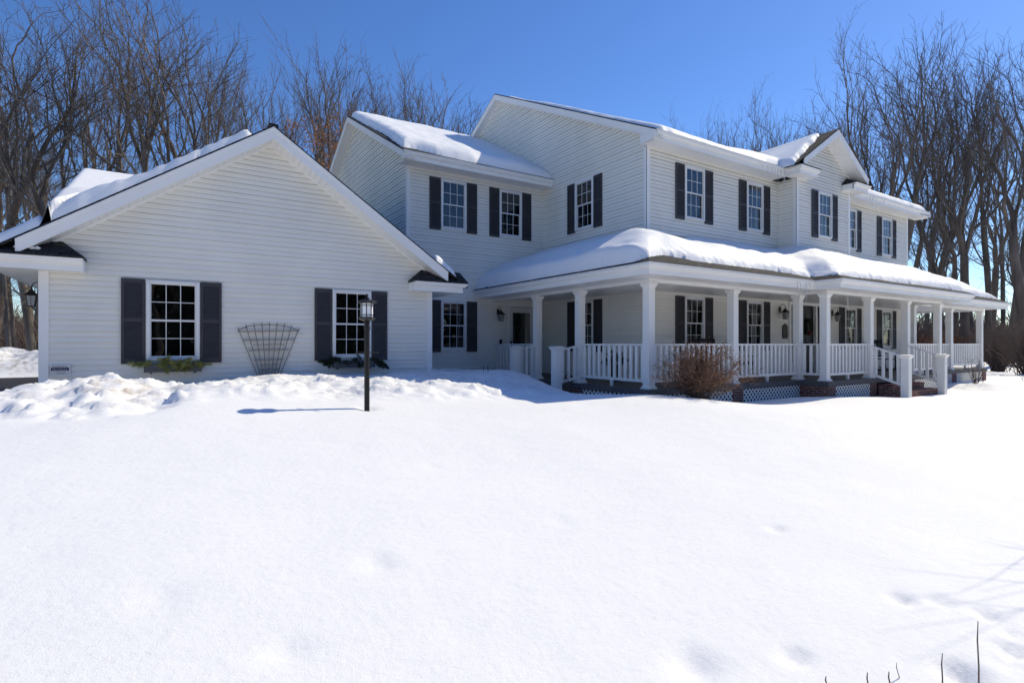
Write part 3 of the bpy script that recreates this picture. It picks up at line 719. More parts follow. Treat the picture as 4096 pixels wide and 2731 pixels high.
# ---- doors
mb = MB(); x0, x1, z0, z1 = DW; y = YW
mb.box(x0-.09, x0, y-.05, y+.02, z0, z1+.09); mb.box(x1, x1+.09, y-.05, y+.02, z0, z1+.09); mb.box(x0, x1, y-.05, y+.02, z1, z1+.09)
df = mb.build('door_frame', M['trim'], H)
mb = MB(); gx0, gx1, gz0, gz1 = x0+.15, x1-.15, 1.60, 2.62
mb.box(x0+.003, gx0, y-.022, y+.02, z0, z1-.003); mb.box(gx1, x1-.003, y-.022, y+.02, z0, z1-.003); mb.box(gx0, gx1, y-.022, y+.02, z0, gz0); mb.box(gx0, gx1, y-.022, y+.02, gz1, z1-.003)
sdoor = mb.build('side_door', mat('door_white', (.60,.60,.585), (.64,.64,.62), 3, .4), H)
mb = MB()
for q in ((x0+.001,x0+.012,z0,z1),(x1-.012,x1-.001,z0,z1),(x0+.012,x1-.012,z1-.012,z1-.001),(gx0-.015,gx0,gz0-.015,gz1+.015),(gx1,gx1+.015,gz0-.015,gz1+.015),(gx0,gx1,gz0-.015,gz0),(gx0,gx1,gz1,gz1+.015)): mb.box(q[0],q[1],y-.026,y-.0225,q[2],q[3])
mb.build('weatherstrip', M['sign_dark'], H, parent=sdoor)
mb = MB(); mb.add([(gx0,y-.002,gz0),(gx1,y-.002,gz0),(gx1,y-.002,gz1),(gx0,y-.002,gz1)], [(0,1,2,3)]); mb.build('door_glass', M['glass'], H, parent=sdoor)
mb = MB(); mb.box(gx0, gx1, y+.25, y+.27, gz0-.1, gz1+.1); mb.build('door_backing', M['room'], H, parent=sdoor)
mb = MB()
r2 = random.Random(5)
for i in range(9):      # pale quilt-like ornament hung inside the glass
    for j in range(7):
        if i in (0, 1, 7, 8) or j in (0, 1, 6) or r2.random() < .4:
            cx, cz, s_ = gx0+.06+.042*i, gz0+.10+.075*j, .019
            mb.add([(cx-s_,y+.06,cz),(cx,y+.06,cz-s_*1.3),(cx+s_,y+.06,cz),(cx,y+.06,cz+s_*1.3)], [(0,1,2,3)])
mb.build('glass_ornament', M['curtain'], H, parent=sdoor)
mb = MB(); mb.box(x0+.045, x0+.10, y-.05, y-.02, 1.60, 1.68); mb.tube([(x0+.075,y-.03,1.54),(x0+.075,y-.075,1.50),(x0+.085,y-.075,1.40),(x0+.10,y-.03,1.36)], .012, 6); mb.box(x0+.045,x0+.105,y-.035,y-.02,1.46,1.56)
mb.build('door_handle', M['metal'], H, parent=sdoor)
# main door with sidelights
x0, x1, z0, z1 = DM; y = YM; mb = MB()
posts = [x0-.10, 18.42, 19.66, x1]
for a in (x0-.10, 18.44, 19.62, x1): mb.box(a, a+.10 if a in (x0-.10, x1) else a+.08, y-.06, y+.10, z0, z1)
mb.box(x0-.10, x1+.10, y-.065, y+.10, z1, z1+.085); mb.box(x0-.13, x1+.13, y-.09, y+.0, z1+.085, z1+.105)
mb.build('door_frame', M['trim'], H)
mb = MB(); mb.box(18.52, 19.62, y+.04, y+.08, z0, z1)
for a, b in ((18.62,19.02),(19.12,19.52)):
    for c, d in ((.75,1.45),(1.6,2.7)): mb.box(a, b, y+.03, y+.04, c, d)
fd = mb.build('front_door', M['door_dark'], H)
mb = MB(); mb.tube([(18.60,y+.03,1.6),(18.60,y-.03,1.58),(18.60,y-.03,1.45),(18.60,y+.03,1.42)], .012, 6); mb.build('door_handle', M['metal'], H, parent=fd)
for a, b in ((x0, 18.44), (19.70, x1)):
    mb = MB(); mb.box(a+.001, b-.001, y+.02, y+.05, z0, .95); mb.box(a+.001, a+.05, y+.02, y+.05, .95, z1-.001); mb.box(b-.05, b-.001, y+.02, y+.05, .95, z1-.001)
    s1 = mb.build('sidelight', M['trim'], H)
    mb = MB(); mb.add([(a+.05,y+.035,.95),(b-.05,y+.035,.95),(b-.05,y+.035,z1),(a+.05,y+.035,z1)], [(0,1,2,3)]); mb.build('sidelight_glass', M['glass'], H, parent=s1)
    mb = MB(); mb.box(a, b, y+.12, y+.13, .5, z1); mb.build('sidelight_curtain', M['curtain'], H, parent=s1)
mb = MB(); mb.box(9.36, 9.44, YW-.045, YW-.015, 1.58, 1.74); mb.build('doorbell', M['black'], H)
mb = MB(); mb.box(XM-.06, XM-.015, 13.45, 13.62, 1.12, 1.36); mb.build('outlet_box', M['trim'], H)

# ------------------------------------------------------------------ roof snow
def snow_patch(name, x0, x1, y0, y1, st, zfun, thick, label, group=None):
    xs_ = np.arange(x0, x1+st/2, st); ys_ = np.arange(y0, y1+st/2, st); X, Y = np.meshgrid(xs_, ys_, indexing='ij')
    T = thick(X, Y); Z = zfun(X, Y) + np.where(T > 0, T, -.03)
    n, m = X.shape; idx = np.arange(n*m).reshape(n, m)
    q = np.stack([idx[:-1,:-1], idx[1:,:-1], idx[1:,1:], idx[:-1,1:]], -1).reshape(-1,4)
    keep = (T.ravel()[q] > 0).any(1); q = q[keep]
    used = np.unique(q); mp = np.full(n*m, -1); mp[used] = np.arange(len(used))
    V = np.stack([X.ravel(), Y.ravel(), Z.ravel()], 1)[used]
    me = np_mesh(name, V, mp[q], M['snow'], True)
    o = link(name, me); tag(o, label, 'snow', 'snow lying on the house roofs'); return o
def rnd_edge(d, r): 
    q = np.clip(d/r, 0, 1); return np.sqrt(np.clip(1-(1-q)**2, 0, 1))*(d > 0)
# porch
def p_e(X, Y): return np.maximum(np.minimum(np.minimum(X-PX0, PX1-X), Y-PY0), np.minimum(np.minimum(X-QX0, QX1-X), Y-QY0))
def p_z(X, Y): return PZ + PS*np.maximum(p_e(X, Y), 0)
def p_t(X, Y):
    left = (X-PX0) < (Y-PY0)
    e = p_e(X, Y); lw = sst((Y-PY0)-(X-PX0), -.6, .5)*(1-sst(X, 12, 13))
    off = .14*lw + (1-lw)*(.38 + .22*np.exp(-((X-9.4)**2/1.0+(Y-8.2)**2)) + .16*fbm(X*.7, Y*.2, 1) + .05*fbm(X*9, Y*9, 3))
    off = off - .12*sst(X, 14, 15)*(1-sst(X, 24, 24.5))*(1-lw) + .03*fbm(X*3, Y*3, 3)*lw
    d = e - off
    far = np.minimum(YW-.02-Y, 20) ; d = np.minimum(d, far*1.0 + .2)
    wallx = (X > XM-.02) & (Y > YM-.02); d = np.where(wallx, -1, d)
    bay = (X > XB0) & (X < XB1) & (Y > YB-.02); d = np.where(bay, -1, d)
    melt = np.clip((YM-Y-.05)/.35 + sst(X, 12.6, 14.2)*30 + (X < XM-.1)*30, 0, 1)
    T = .36*lw + (1-lw)*(.23 + .07*fbm(X*.6, Y*.6, 3)) + .05*fbm(X*1.6+7, Y*1.6, 3)
    T = T + .16*np.exp(-((X-10.2)**2/1.2+(Y-9.7)**2/1.4)) + .08*np.exp(-((X-10.9)**2/.8+(Y-11.5)**2/3)) + .10*np.exp(-((X-17.2)**2/1.5+(Y-9.3)**2/.6))
    T = T - .24*np.exp(-((X-14.9)**2/.20+(Y-7.8)**2/.30))
    r = .14*lw + .13*(1-lw)
    T = T + .03*fbm(X*2.5, Y*2.5, 3)
    T = T*(.48+.52*sst(d, 0, .75)*(1-lw)+.52*lw)*(1-.52*sst(e, 1.1, 2.7))*(1-.85*np.exp(-((X-11.3)**2+(Y-10.6)**2)/1.3))*(1+.5*sst(X, 20, 24))
    t = T*rnd_edge(d, r)*melt
    ed = np.exp(-np.maximum(d,0)/.22)
    t = t + (t > .015)*(.006*fbm(X*5, Y*5, 3) + ed*(1-lw)*.11*fbm(X*9, Y*9, 4) + .012*fbm(X*1.2, Y*3+X*9, 3)*lw*ed*2)
    def smin(a, b, k=.22): return -k*np.log(np.exp(-np.clip(a,-3,9)/k)+np.exp(-np.clip(b,-3,9)/k))
    e1 = smin(smin(X-PX0, PX1-X), Y-PY0); e2 = smin(smin(X-QX0, QX1-X), Y-QY0); es = -smin(-e1, -e2)
    t = np.where(t > 0, t - PS*(e-es)*np.clip(t/.2, 0, 1), t)
    return np.where(e > .03, t, -1)
snow_patch('porch_snow', PX0, PX1, QY0, YW, .05, p_z, p_t, 'thick rounded snow blanket on the wraparound porch roof')
# main roof + bay valley
def m_z(X, Y):
    a = ZRG - SM*np.abs(Y-YRG); b = BRZ - BP*np.abs(X-XC); b = np.where((Y < BYB) & (Y > BY0), b, -9)
    return np.maximum(a, b)
def m_t(X, Y):
    a = ZRG - SM*np.abs(Y-YRG); b = BRZ - BP*np.abs(X-XC); inb = (b > a-.02) & (Y < BYB+.3)
    d = np.minimum(np.minimum(X-(XM-.28)-.28-.10*fbm(X*2, Y*2, 3) - .35*sst(Y, 13, 18), XR+.5-X), Y-YE-.10-.06*fbm(X*3, Y*3, 2))
    d = np.minimum(d, YRG+.8-Y)
    # bare strip at the bay's front edge, bare sunny right slope
    front = Y-BY0-(.14 + .42*(b-ZE)/1.6 + .08*fbm(X*4, Y*4, 2)); d = np.where(inb, np.minimum(front, (XC-.12-X)), d)
    d = np.where((X > XC+.02) & inb, -1, d)
    T = .13 + .05*fbm(X*.7, Y*.7, 3) + .16*np.exp(-((X-16.6)**2/1.6 + (Y-10.9)**2/1.2)) - .05*sst(Y, 14, 18) + .05*sst(X, 20, 22)
    t = T*rnd_edge(d, .22)
    return np.where((m_z(X, Y) > ZE-.02) & (Y > BY0) & ((Y > YE) | inb), t, -1)
snow_patch('main_roof_snow', XM-.28, XR+.6, BY0, YRG+.9, .075, m_z, m_t, 'thin snow on the tall main roof drifting into the valley by the small gable')
# wing
def w_z(X, Y): return ZWR - SWG*np.abs(Y-YWR)
def w_t(X, Y):
    d = np.minimum(X-5.78-(.12+.16*np.exp(-((Y-17.0)/1.6)**2)+.10*fbm(X*0+3, Y*1.5, 3)), Y-YWE-.13-.30*np.exp(-((X-6.2)/.8)**2)-.08*fbm(X*2, Y*2, 2))
    d = np.minimum(d, YWR+1.5-Y)
    T = .30 + .05*fbm(X, Y, 3) - .10*sst(Y, 19, 20.2)*0 + .05*np.exp(-((X-10)/1.5)**2)
    T = T + .03*fbm(X*2.5, Y*2.5, 3)
    T = T*(1-.35*sst(X, 9.6, 11.1)*(1-sst(Y, 15, 17)))
    return T*rnd_edge(d, .34)
snow_patch('wing_roof_snow', 5.78, XM-.02, YWE, YWR+1.6, .05, w_z, w_t, 'smooth snow cushion on the upper roof between garage gable and tall wall, half shaded')
# garage left slope
def g_z(X, Y):
    a = GRZ - GP*np.abs(X-GR); b = 5.48 - .4*np.abs(Y-16.5); b = np.where((X > -1.7) & (X < 1.3), b, -9)
    return np.maximum(a, b)
def g_t(X, Y):
    a = GRZ - GP*np.abs(X-GR); b = 5.48 - .4*np.abs(Y-16.5); inb = (b > a) & (X > -1.7) & (X < 1.3)
    d = np.minimum(GR-.42-X, Y-GY0-.03-.03*fbm(X*3, Y*3, 2)); d = np.minimum(d, X-GXE0-.02)
    d = np.where(inb, np.minimum(X+1.7-.04, 1), d)
    T = .20 + .015*fbm(X*1.5, Y*1.5, 3) + .013*np.sin((X*1.0+Y*.2)*22 + 3*fbm(X*2, Y*2, 2))*np.exp(-((Y-12.10)/.12)**2)*sst(X, -1.4, -.6)
    T = T + .12*np.exp(-((X+1.1)**2/.25)) * (Y < 13.2) + .12*inb
    return T*rnd_edge(d, .16)
snow_patch('garage_roof_snow', GXE0, GR, GY0, 20.5, .045, g_z, g_t, 'snow with scalloped edge on the garage roof slope left of its ridge')
def r_t(X, Y):
    d = np.minimum(X-(5.50+.15*fbm(X*0, Y*3, 2)) + .15*(Y-12.2), GXE1-.06-X-.25*(Y < 12.4)*(X > 6)); d = np.minimum(d, Y-GY0-.03 - .35*(X > 6.1) + .06*fbm(X*6, Y*2, 2)); d = np.minimum(d, YW-.02-Y+.3)
    return (.24 + .04*fbm(X*3, Y*3, 2))*rnd_edge(d, .22)
snow_patch('eave_snow', 5.0, GXE1, GY0, YW, .04, g_z, r_t, 'small snow patch left at the garage eave beside the clapboard wall')
mb = MB()
V = []; n = 30
blob = MB()
for i in range(5):
    cx, cy = -2.02+.06*i+.02*math.sin(i*5), 12.08+.012*math.cos(i*3); blob.lathe(cx, cy, [(.001,3.17),(.05,3.20+.01*math.sin(i)),(.045,3.225),(.015,3.245)], 8)
o = blob.build('snow_scrap', M['snow'], smooth=True); tag(o, 'little snow scrap on bare shingles of the left eave return', 'snow', 'snow lying on the house roofs')

# ------------------------------------------------------------------ lamp post
lz = float(h_ground(np.array([2.51]), np.array([7.78]))[0])
LP = empty('lamp_post', (2.51, 7.78, lz), 0, 'black lamp post with frosted lantern and ladder bar standing in the snow', 'lamp post')
def L_(mb, n, m, parent=None, smooth=False): return mb.build(n, m, LP, smooth, parent)
lx, ly = 2.51, 7.78; zt = 1.932
mb = MB(); mb.lathe(lx, ly, [(.038,lz-.35),(.038,zt-.12)], 20); L_(mb, 'post', M['metal'], smooth=False)
mb = MB(); mb.lathe(lx, ly, [(.044,zt-.14),(.044,zt-.075),(.036,zt-.07),(.036,zt-.05),(.043,zt-.045),(.043,zt-.02),(.02,zt)], 20); L_(mb, 'collar', M['metal'])
mb = MB(); c_, s_ = math.cos(A-R(90)), math.sin(A-R(90)); zb = 1.475
mb.tube([(lx-c_*.14, ly-s_*.14, zb), (lx+c_*.14, ly+s_*.14, zb)], .007, 8)
for q in (-1, 1): mb.lathe(lx+q*c_*.15, ly+q*s_*.15, [(.002,zb-.017),(.013,zb-.011),(.017,zb),(.013,zb+.011),(.002,zb+.017)], 10)
L_(mb, 'ladder_bar', M['metal'])
z = zt-.03
mb = MB(); mb.lathe(lx, ly, [(.02,z),(.03,z+.015),(.10,z+.045),(.125,z+.06),(.128,z+.075),(.09,z+.08)], 8, R(22.5)); lan = L_(mb, 'lantern', M['metal'])
zc0 = z+.078; zc1 = zc0+.205
mb = MB(); mb.lathe(lx, ly, [(.088,zc0),(.088,zc1)], 8, R(22.5)); L_(mb, 'lantern_glass', M['frost'], lan)
mb = MB()
for k in range(8):
    an = R(22.5+45*k); an2 = R(22.5+45*(k+1)); p = (lx+.093*math.cos(an), ly+.093*math.sin(an)); q = (lx+.093*math.cos(an2), ly+.093*math.sin(an2))
    mb.bar((*p,zc0),(*p,zc1),.010,.010)
    for zz in (zc0+.035, zc1-.035): mb.bar((*p,zz),(*q,zz),.007,.007)
L_(mb, 'lantern_cage', M['metal'], lan)
mb = MB(); mb.lathe(lx, ly, [(.10,zc1-.002),(.142,zc1+.002),(.145,zc1+.010),(.125,zc1+.026),(.09,zc1+.042),(.05,zc1+.052),(.03,zc1+.057),(.026,zc1+.066),(.040,zc1+.070),(.041,zc1+.077),(.016,zc1+.086),(.012,zc1+.097),(.019,zc1+.104),(.013,zc1+.124),(.003,zc1+.14)], 8, R(22.5))
L_(mb, 'lantern_cap', M['metal'], lan)

# ------------------------------------------------------------------ wall lanterns
def lantern_proto():
    t = empty('wall_lantern', (0,0,0))
    m = MB(); m.box(-.045,.045,-.02,0,-.02,.16); m.build('back_plate', M['metal'], t)
    m = MB(); pts = []
    for i in range(11):
        a = math.pi*i/10; pts.append((0, -.01-.085+.085*math.cos(a), .13+.11*math.sin(a)))
    pts.append((0,-.18,.10)); m.tube(pts, .008, 6); m.tube([(0,-.02,.06),(0,-.09,.09),(0,-.15,.07)], .006, 5); m.build('arm', M['metal'], t)
    m = MB(); m._lathe(0, -.18, [(.03,.10),(.035,.085),(.06,.06),(.10,.015),(.135,-.005),(.135,-.018),(.10,-.02)], 4, R(45)); m._lathe(0,-.18,[(.012,.10),(.02,.115),(.014,.135),(.002,.15)],8,0)
    m._lathe(0,-.18,[(.06,-.225),(.075,-.222),(.075,-.208),(.06,-.205)],4,R(45))
    for k in range(4):
        a = R(45+90*k); m.bar((.10*math.cos(a), -.18+.10*math.sin(a), -.018), (.068*math.cos(a), -.18+.068*math.sin(a), -.21), .009, .009)
    for k in range(4):
        a = R(90*k); m.bar((.071*math.cos(a), -.18+.071*math.sin(a), -.018), (.048*math.cos(a), -.18+.048*math.sin(a), -.21), .006, .006)
    m.build('lantern_body', M['metal'], t)
    m = MB(); m._lathe(0,-.18,[(.063,-.205),(.094,-.02)],4,R(45)); m.build('lantern_glass', M['lampglass'], t)
    return t
lp0 = lantern_proto(); first = True
for P, rz, lab, sc_ in (((9.30,YW-.03,2.56),0,'black wall lantern left of the side door under the porch',1.03), ((17.42,YM-.03,2.65),0,'black wall lantern left of the front door above the dark plaque',1.07),
                    ((20.78,YM-.03,2.65),0,'black wall lantern between the front door and a dark shutter',1.07), ((XG0-.03,12.95,2.48),R(-90),'black wall lantern on the far left garage side below the eave',.97)):
    o = lp0 if first else copy_tree(lp0); first = False
    o.location = P; o.rotation_euler = (0,0,rz); o.scale = (sc_,)*3; tag(o, lab, 'wall lantern', 'black wall lanterns on the house')

# ------------------------------------------------------------------ security sign
S = empty('security_sign', (-1.48, YG-.03, 1.05), 0, 'white security sign with navy band at the garage corner', 'sign')
def S_(mb, n, m, parent=None): return mb.build(n, m, S, parent=parent)
sw_, sh_ = .285, .215; sx, sz = -1.635, 1.02; yy = YG-.045
mb = MB(); mb.box(sx, sx+sw_, yy, yy+.02, sz, sz+sh_); S_(mb, 'sign_plate', M['sign_white'])
mb = MB(); mb.box(sx+.018, sx+sw_-.022, yy-.003, yy, sz+.105, sz+.160); S_(mb, 'sign_band', M['navy'])
mb = MB(); b0, b1, c0, c1 = sx+.018, sx+sw_-.022, sz+.040, sz+.105; t_ = .0025
mb.box(b0,b1,yy-.002,yy,c0,c0+t_); mb.box(b0,b0+t_,yy-.002,yy,c0+t_,c1); mb.box(b1-t_,b1,yy-.002,yy,c0+t_,c1)
pts = [(sx+.075+.145*i/12, yy-.003, sz+.062-.012*math.sin(math.pi*i/12)+.003*i/12) for i in range(13)]; mb.tube(pts, .0015, 4)
S_(mb, 'sign_border', M['sign_dark'])
def text(body, x, z, size, m, parent, y=yy-.005):
    c = bpy.data.curves.new('lettering', 'FONT'); c.body = body; c.size = size; c.align_x = 'CENTER'; c.extrude = .0005
    o = bpy.data.objects.new('lettering', c); SC.collection.objects.link(o); dg = bpy.context.evaluated_depsgraph_get()
    me = bpy.data.meshes.new_from_object(o.evaluated_get(dg)); bpy.data.objects.remove(o); me.materials.clear(); me.materials.append(m)
    o = bpy.data.objects.new('lettering', me); SC.collection.objects.link(o); o.parent = parent
    o.location = Vector((x, y, z)) - parent.location; o.rotation_euler = (R(90), 0, 0); return o
text('PROTECTED BY', sx+sw_/2-.002, sz+.170, .030, M['sign_dark'], S); text('SecurityLink', sx+sw_/2-.002, sz+.119, .042, M['sign_text'], S)
text('from', sx+.058, sz+.080, .014, M['sign_dark'], S); text('Ameritech', sx+.155, sz+.068, .030, M['sign_dark'], S)

# plaque beside the front door
mb = MB(); px_, pzc = 17.72, 2.02; prof = [(-.15,-.22),(-.13,-.25),(.13,-.25),(.15,-.22),(.15,.15),(.13,.19),(.09,.20),(.06,.24),(0,.265),(-.06,.24),(-.09,.20),(-.13,.19),(-.15,.15)]
k = len(prof); vs = [(px_+a, YM-.045, pzc+b) for a, b in prof] + [(px_+a, YM-.018, pzc+b) for a, b in prof]
mb.add(vs, [tuple(range(k)), tuple(range(2*k-1,k-1,-1))] + [(i, k+i, k+(i+1)%k, (i+1)%k) for i in range(k)])
tag(mb.build('plaque', mat('bronze', (.035,.028,.022), (.05,.04,.03), 10, .5)), 'dark scalloped plaque hung beside the front door', 'plaque')

# ------------------------------------------------------------------ trellis
T = empty('trellis', (2.0, YG-.06, .9), 0, 'weathered wooden fan trellis leaning against the garage wall', 'trellis')
def gp(u, v, y=YG-.06):
    rx, ry = ray(u); d = y/ry; return Vector((rx*d, y, zat(v, d)))
tipsu = [(951,1309),(983,1299),(1015,1293),(1047,1290),(1078,1289),(1109,1290),(1139,1294),(1167,1303),(1197,1312)]
basu = [1041+8.5*i for i in range(9)]
for i in range(9):
    mb = MB(); a = gp(tipsu[i][0], tipsu[i][1]); b = gp(basu[i], 1500); b.z -= .15; mb.bar(a, b, .016, .016); mb.build('slat', M['wood_grey'], T)
for (u0, u1, v, th) in ((951,1197,1324,.022),(974,1176,1359,.022),(1011,1138,1379,.014),(997,1155,1399,.022),(1017,1134,1438,.020),(1040,1112,1458,.014),(1035,1118,1477,.020)):
    mb = MB(); mb.bar(gp(u0,v+2,YG-.08), gp(u1,v-1,YG-.08), .014, th); mb.build('crossbar', M['wood_grey'], T)
mb = MB(); mb.tube([gp(951,1320,YG-.075)+Vector((0,0,0)), gp(990,1305,YG-.075), gp(1040,1300,YG-.075), gp(1078,1299,YG-.075), gp(1120,1301,YG-.075), gp(1160,1309,YG-.075), gp(1195,1321,YG-.075)], .006, 5); mb.build('top_wire', M['metal'], T)

# ------------------------------------------------------------------ window boxes with garlands
def needles(mb, c, d, n, L, spread, rg, w=.0035):
    d = Vector(d).normalized()
    for _ in range(n):
        v = Vector((rg.gauss(0,1), rg.gauss(0,1), rg.gauss(0,1))).normalized()*spread + d
        v.normalize(); v *= L*rg.uniform(.6, 1.1); a = v.cross(Vector((rg.gauss(0,1),rg.gauss(0,1),rg.gauss(0,1)))).normalized()*w
        p = Vector(c) + Vector((rg.gauss(0,.01), rg.gauss(0,.01), rg.gauss(0,.01)))
        mb.add([p-a, p+a, p+v], [(0,1,2)])
for cx, lab, lab2, z0, mm, seed in ((.20, 'grey wooden window box under the garage window near the sign', 'yellow-green pine garland spilling over the left window box', 1.06, 'pine', 1),
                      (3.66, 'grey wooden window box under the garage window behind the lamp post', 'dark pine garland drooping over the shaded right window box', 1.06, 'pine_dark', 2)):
    B = empty('window_box', (cx, YG-.12, z0), 0, lab, 'window box', 'window boxes on the garage')
    mb = MB(); y1 = YG-.02; y0 = YG-.20; hw = .47
    for k in range(3): mb.box(cx-hw, cx+hw, y0, y0+.018, z0+.058*k+.002, z0+.058*(k+1)-.003)
    mb.box(cx-hw+.002, cx-hw+.02, y0+.018, y1, z0, z0+.172); mb.box(cx+hw-.02, cx+hw-.002, y0+.018, y1, z0, z0+.172); mb.box(cx-hw+.02, cx+hw-.02, y0+.018, y1, z0+.002, z0+.02)
    mb.build('planter_box', M['boxgrey'], B)
    for sg in (-1, 1):
        mb = MB(); mb.box(cx+sg*.36-.015, cx+sg*.36+.015, y0+.03, y1, z0-.03, z0); mb.build('bracket', M['boxgrey'], B)
    rg = random.Random(seed); mb = MB(); stem = MB()
    for k in range(30):
        x = cx + rg.uniform(-.62, .62); droop = abs(x-cx) > .42
        yb = y0 + rg.uniform(-.05, .08); zb = z0+.19+rg.uniform(-.03,.04) - (.05 if droop else 0)
        dx = rg.uniform(-1,1) + (1.5 if x > cx+.3 else -1.5 if x < cx-.3 else 0)
        dv = Vector((dx, rg.uniform(-1,-.1), rg.uniform(-.9,.35))).normalized()
        if seed == 2 and x > cx+.35: dv = Vector((.9,-.4,-.9)).normalized()
        L = rg.uniform(.10, .20)
        stem.tube([(x,yb,zb), tuple(Vector((x,yb,zb))+dv*L)], .004, 4)
        for q in range(5): needles(mb, Vector((x,yb,zb))+dv*L*q/4, dv, 32, .085, .75, rg)
    for k in range(3):
        for q in range(3): needles(mb, (cx+rg.uniform(.05,.22) if seed == 1 else cx+rg.uniform(-.35,.3), y0-.03, z0+.16-.05*q), (rg.uniform(-.3,.3),-.6,-1), 60, .10, .6, rg)
    g_ = stem.build('garland', M['stem']); tag(g_, lab2, 'garland', 'pine garlands on the window boxes')
    f = mb.mesh('needles', M[mm]); link('needles', f, g_)

# wreath on the front door
wr = random.Random(9); mb = MB(); rb = MB(); wc = Vector((19.10, YM-.03, 2.2))
for k in range(60):
    a = 2*math.pi*k/60; p = wc + Vector((math.cos(a)*.20, 0, math.sin(a)*.20))
    needles(mb, p, (math.cos(a+.5), -.35, math.sin(a+.5)), 34, .14, .8, wr, .005)
rb.tube([wc+Vector((math.cos(2*math.pi*i/24)*.20,.01,math.sin(2*math.pi*i/24)*.20)) for i in range(25)], .03, 6)
ww = rb.build('wreath', M['pine_dark']); tag(ww, 'dark evergreen wreath hanging on the black front door', 'wreath'); link('needles', mb.mesh('needles', M['pine_dark']), ww)
mb = MB(); mb.bar(wc+Vector((-.06,-.08,-.16)), wc+Vector((.02,-.08,-.30)), .05, .01); mb.bar(wc+Vector((.06,-.08,-.16)), wc+Vector((.0,-.08,-.32)), .05, .01); mb.build('bow', M['red'], parent=ww)

# ------------------------------------------------------------------ porch furniture
def rocking_chair(loc, rz, m, cush, lab, sc_=1):
    t = empty('rocking_chair', (0,0,0), 0, lab, 'chair', 'chairs on the porch')
    def b(mb, n, mm): mb.build(n, mm, t)
    mb = MB()
    for k in range(6): mb.box(-.25, .25, -.24+.083*k, -.24+.083*k+.07, .42, .445)
    b(mb, 'seat', m)
    mb = MB(); mb.bar((-.24,.26,.43),(-.27,.42,1.15),.035,.035); mb.bar((.24,.26,.43),(.27,.42,1.15),.035,.035)
    mb.bar((-.27,.42,1.10),(.27,.42,1.10),.03,.13); mb.bar((-.25,.29,.55),(.25,.29,.55),.03,.06)
    for k in range(6): x = -.18+.072*k; mb.bar((x,.29,.56),(x*1.05,.415,1.06),.028,.012)
    b(mb, 'backrest', m)
    for s in (-1, 1):
        mb = MB(); mb.bar((s*.26,-.24,.06),(s*.26,-.24,.66),.035,.035); b(mb, 'leg', m)
        mb = MB(); mb.bar((s*.26,.22,.06),(s*.26,.26,.45),.035,.035); b(mb, 'leg', m)
        mb = MB(); mb.bar((s*.27,-.30,.67),(s*.27,.30,.66),.06,.022); b(mb, 'armrest', m)
        mb = MB(); mb.tube([(s*.26, -.42+.105*i, .02+.10*((i-4)/4.5)**2) for i in range(10)], .018, 6); b(mb, 'rocker', m)
    if cush:
        mb = MB(); mb.box(-.23,.23,-.22,.24,.445,.52); b(mb, 'cushion', cush); mb = MB(); mb.bar((0,.27,.62),(0,.385,1.0),.40,.06); b(mb, 'cushion', cush)
    t.location = loc; t.rotation_euler = (0,0,rz); t.scale = (sc_,)*3; return t
rocking_chair((23.0,9.7,ZD), R(-25), M['black'], None, 'black slatted rocking chair at the right end of the porch')
rocking_chair((14.25,9.65,ZD), R(40), M['black'], M['red'], 'rocking chair with red cushions below the window left of the front door')
rocking_chair((12.75,9.75,ZD), R(-40), M['black'], M['red'], 'rocking chair with red cushions half hidden behind the brown bush')
P = empty('potted_evergreen', (10.35,10.9,ZD), 0, 'dark evergreen in a tall black pot behind the left porch railing', 'potted plant')
mb = MB(); mb.lathe(10.35,10.9,[(.12,ZD),(.14,ZD+.1),(.17,ZD+.42),(.19,ZD+.45),(.16,ZD+.45)],12); mb.build('pot', M['black'], P)
pg = random.Random(4); mb = MB()
for k in range(110):
    a = pg.uniform(0,6.28); e = pg.uniform(-.1,1.3); dv = Vector((math.cos(a)*math.cos(e), math.sin(a)*math.cos(e), math.sin(e))); c0 = Vector((10.35,10.9,ZD+.48))
    needles(mb, c0+dv*pg.uniform(.05,.32), dv, 22, .12, .7, pg, .006)
mb.build('foliage', M['pine_dark'], P)
# hanging chains
def chain(u0, v0, v1, y, lab):
    rx, ry = ray(u0); d = y/ry; x = rx*d; z1 = PC-.01; z0 = zat(v1, d); mb = MB(); z = z1
    k = 0
    while z > z0:
        if k % 2: mb.box(x-.012, x+.012, y-.003, y+.003, z-.045, z)
        else: mb.box(x-.003, x+.003, y-.012, y+.012, z-.045, z)
        z -= .038; k += 1
    tag(mb.build('hanging_chain', M['trim']), lab, 'chain', 'white chains hanging from the porch ceiling')
chain(3391, 1183, 1236, 8.2, 'thin white chain hanging in front of the window right of the front door')
chain(3689, 1209, 1266, 8.3, 'thin white chain hanging above the railing at the right porch end')
# window candles
def candle(x, y, z, lab, rz=0):
    t = empty('window_candle', (x,y,z), rz, lab, 'candle', 'lit electric candles in the windows')
    mb = MB(); mb._lathe(0,0,[(.03,0),(.03,.01),(.009,.02),(.009,.19)],8,0); mb.build('candle_stick', M['trim'], t)
    mb = MB(); mb._lathe(0,0,[(.003,.19),(.012,.205),(.010,.222),(.001,.245)],8,0); mb.build('flame', M['flame'], t); t.location = (x,y,z)
candle(7.72, YW+.12, 1.46, 'lit candle in the lower window beside the side door'); candle(7.72, YW+.12, 5.21, 'lit candle in the upper window next to the garage gable')
candle(9.80, YW+.12, 5.21, 'lit candle in the upper window near the inner corner'); candle(XM+.12, 13.05, 5.25, 'lit candle in the upper window of the tall side wall'); candle(XM+.12, 13.05, 1.47, 'lit candle in the side window behind the stair railing')

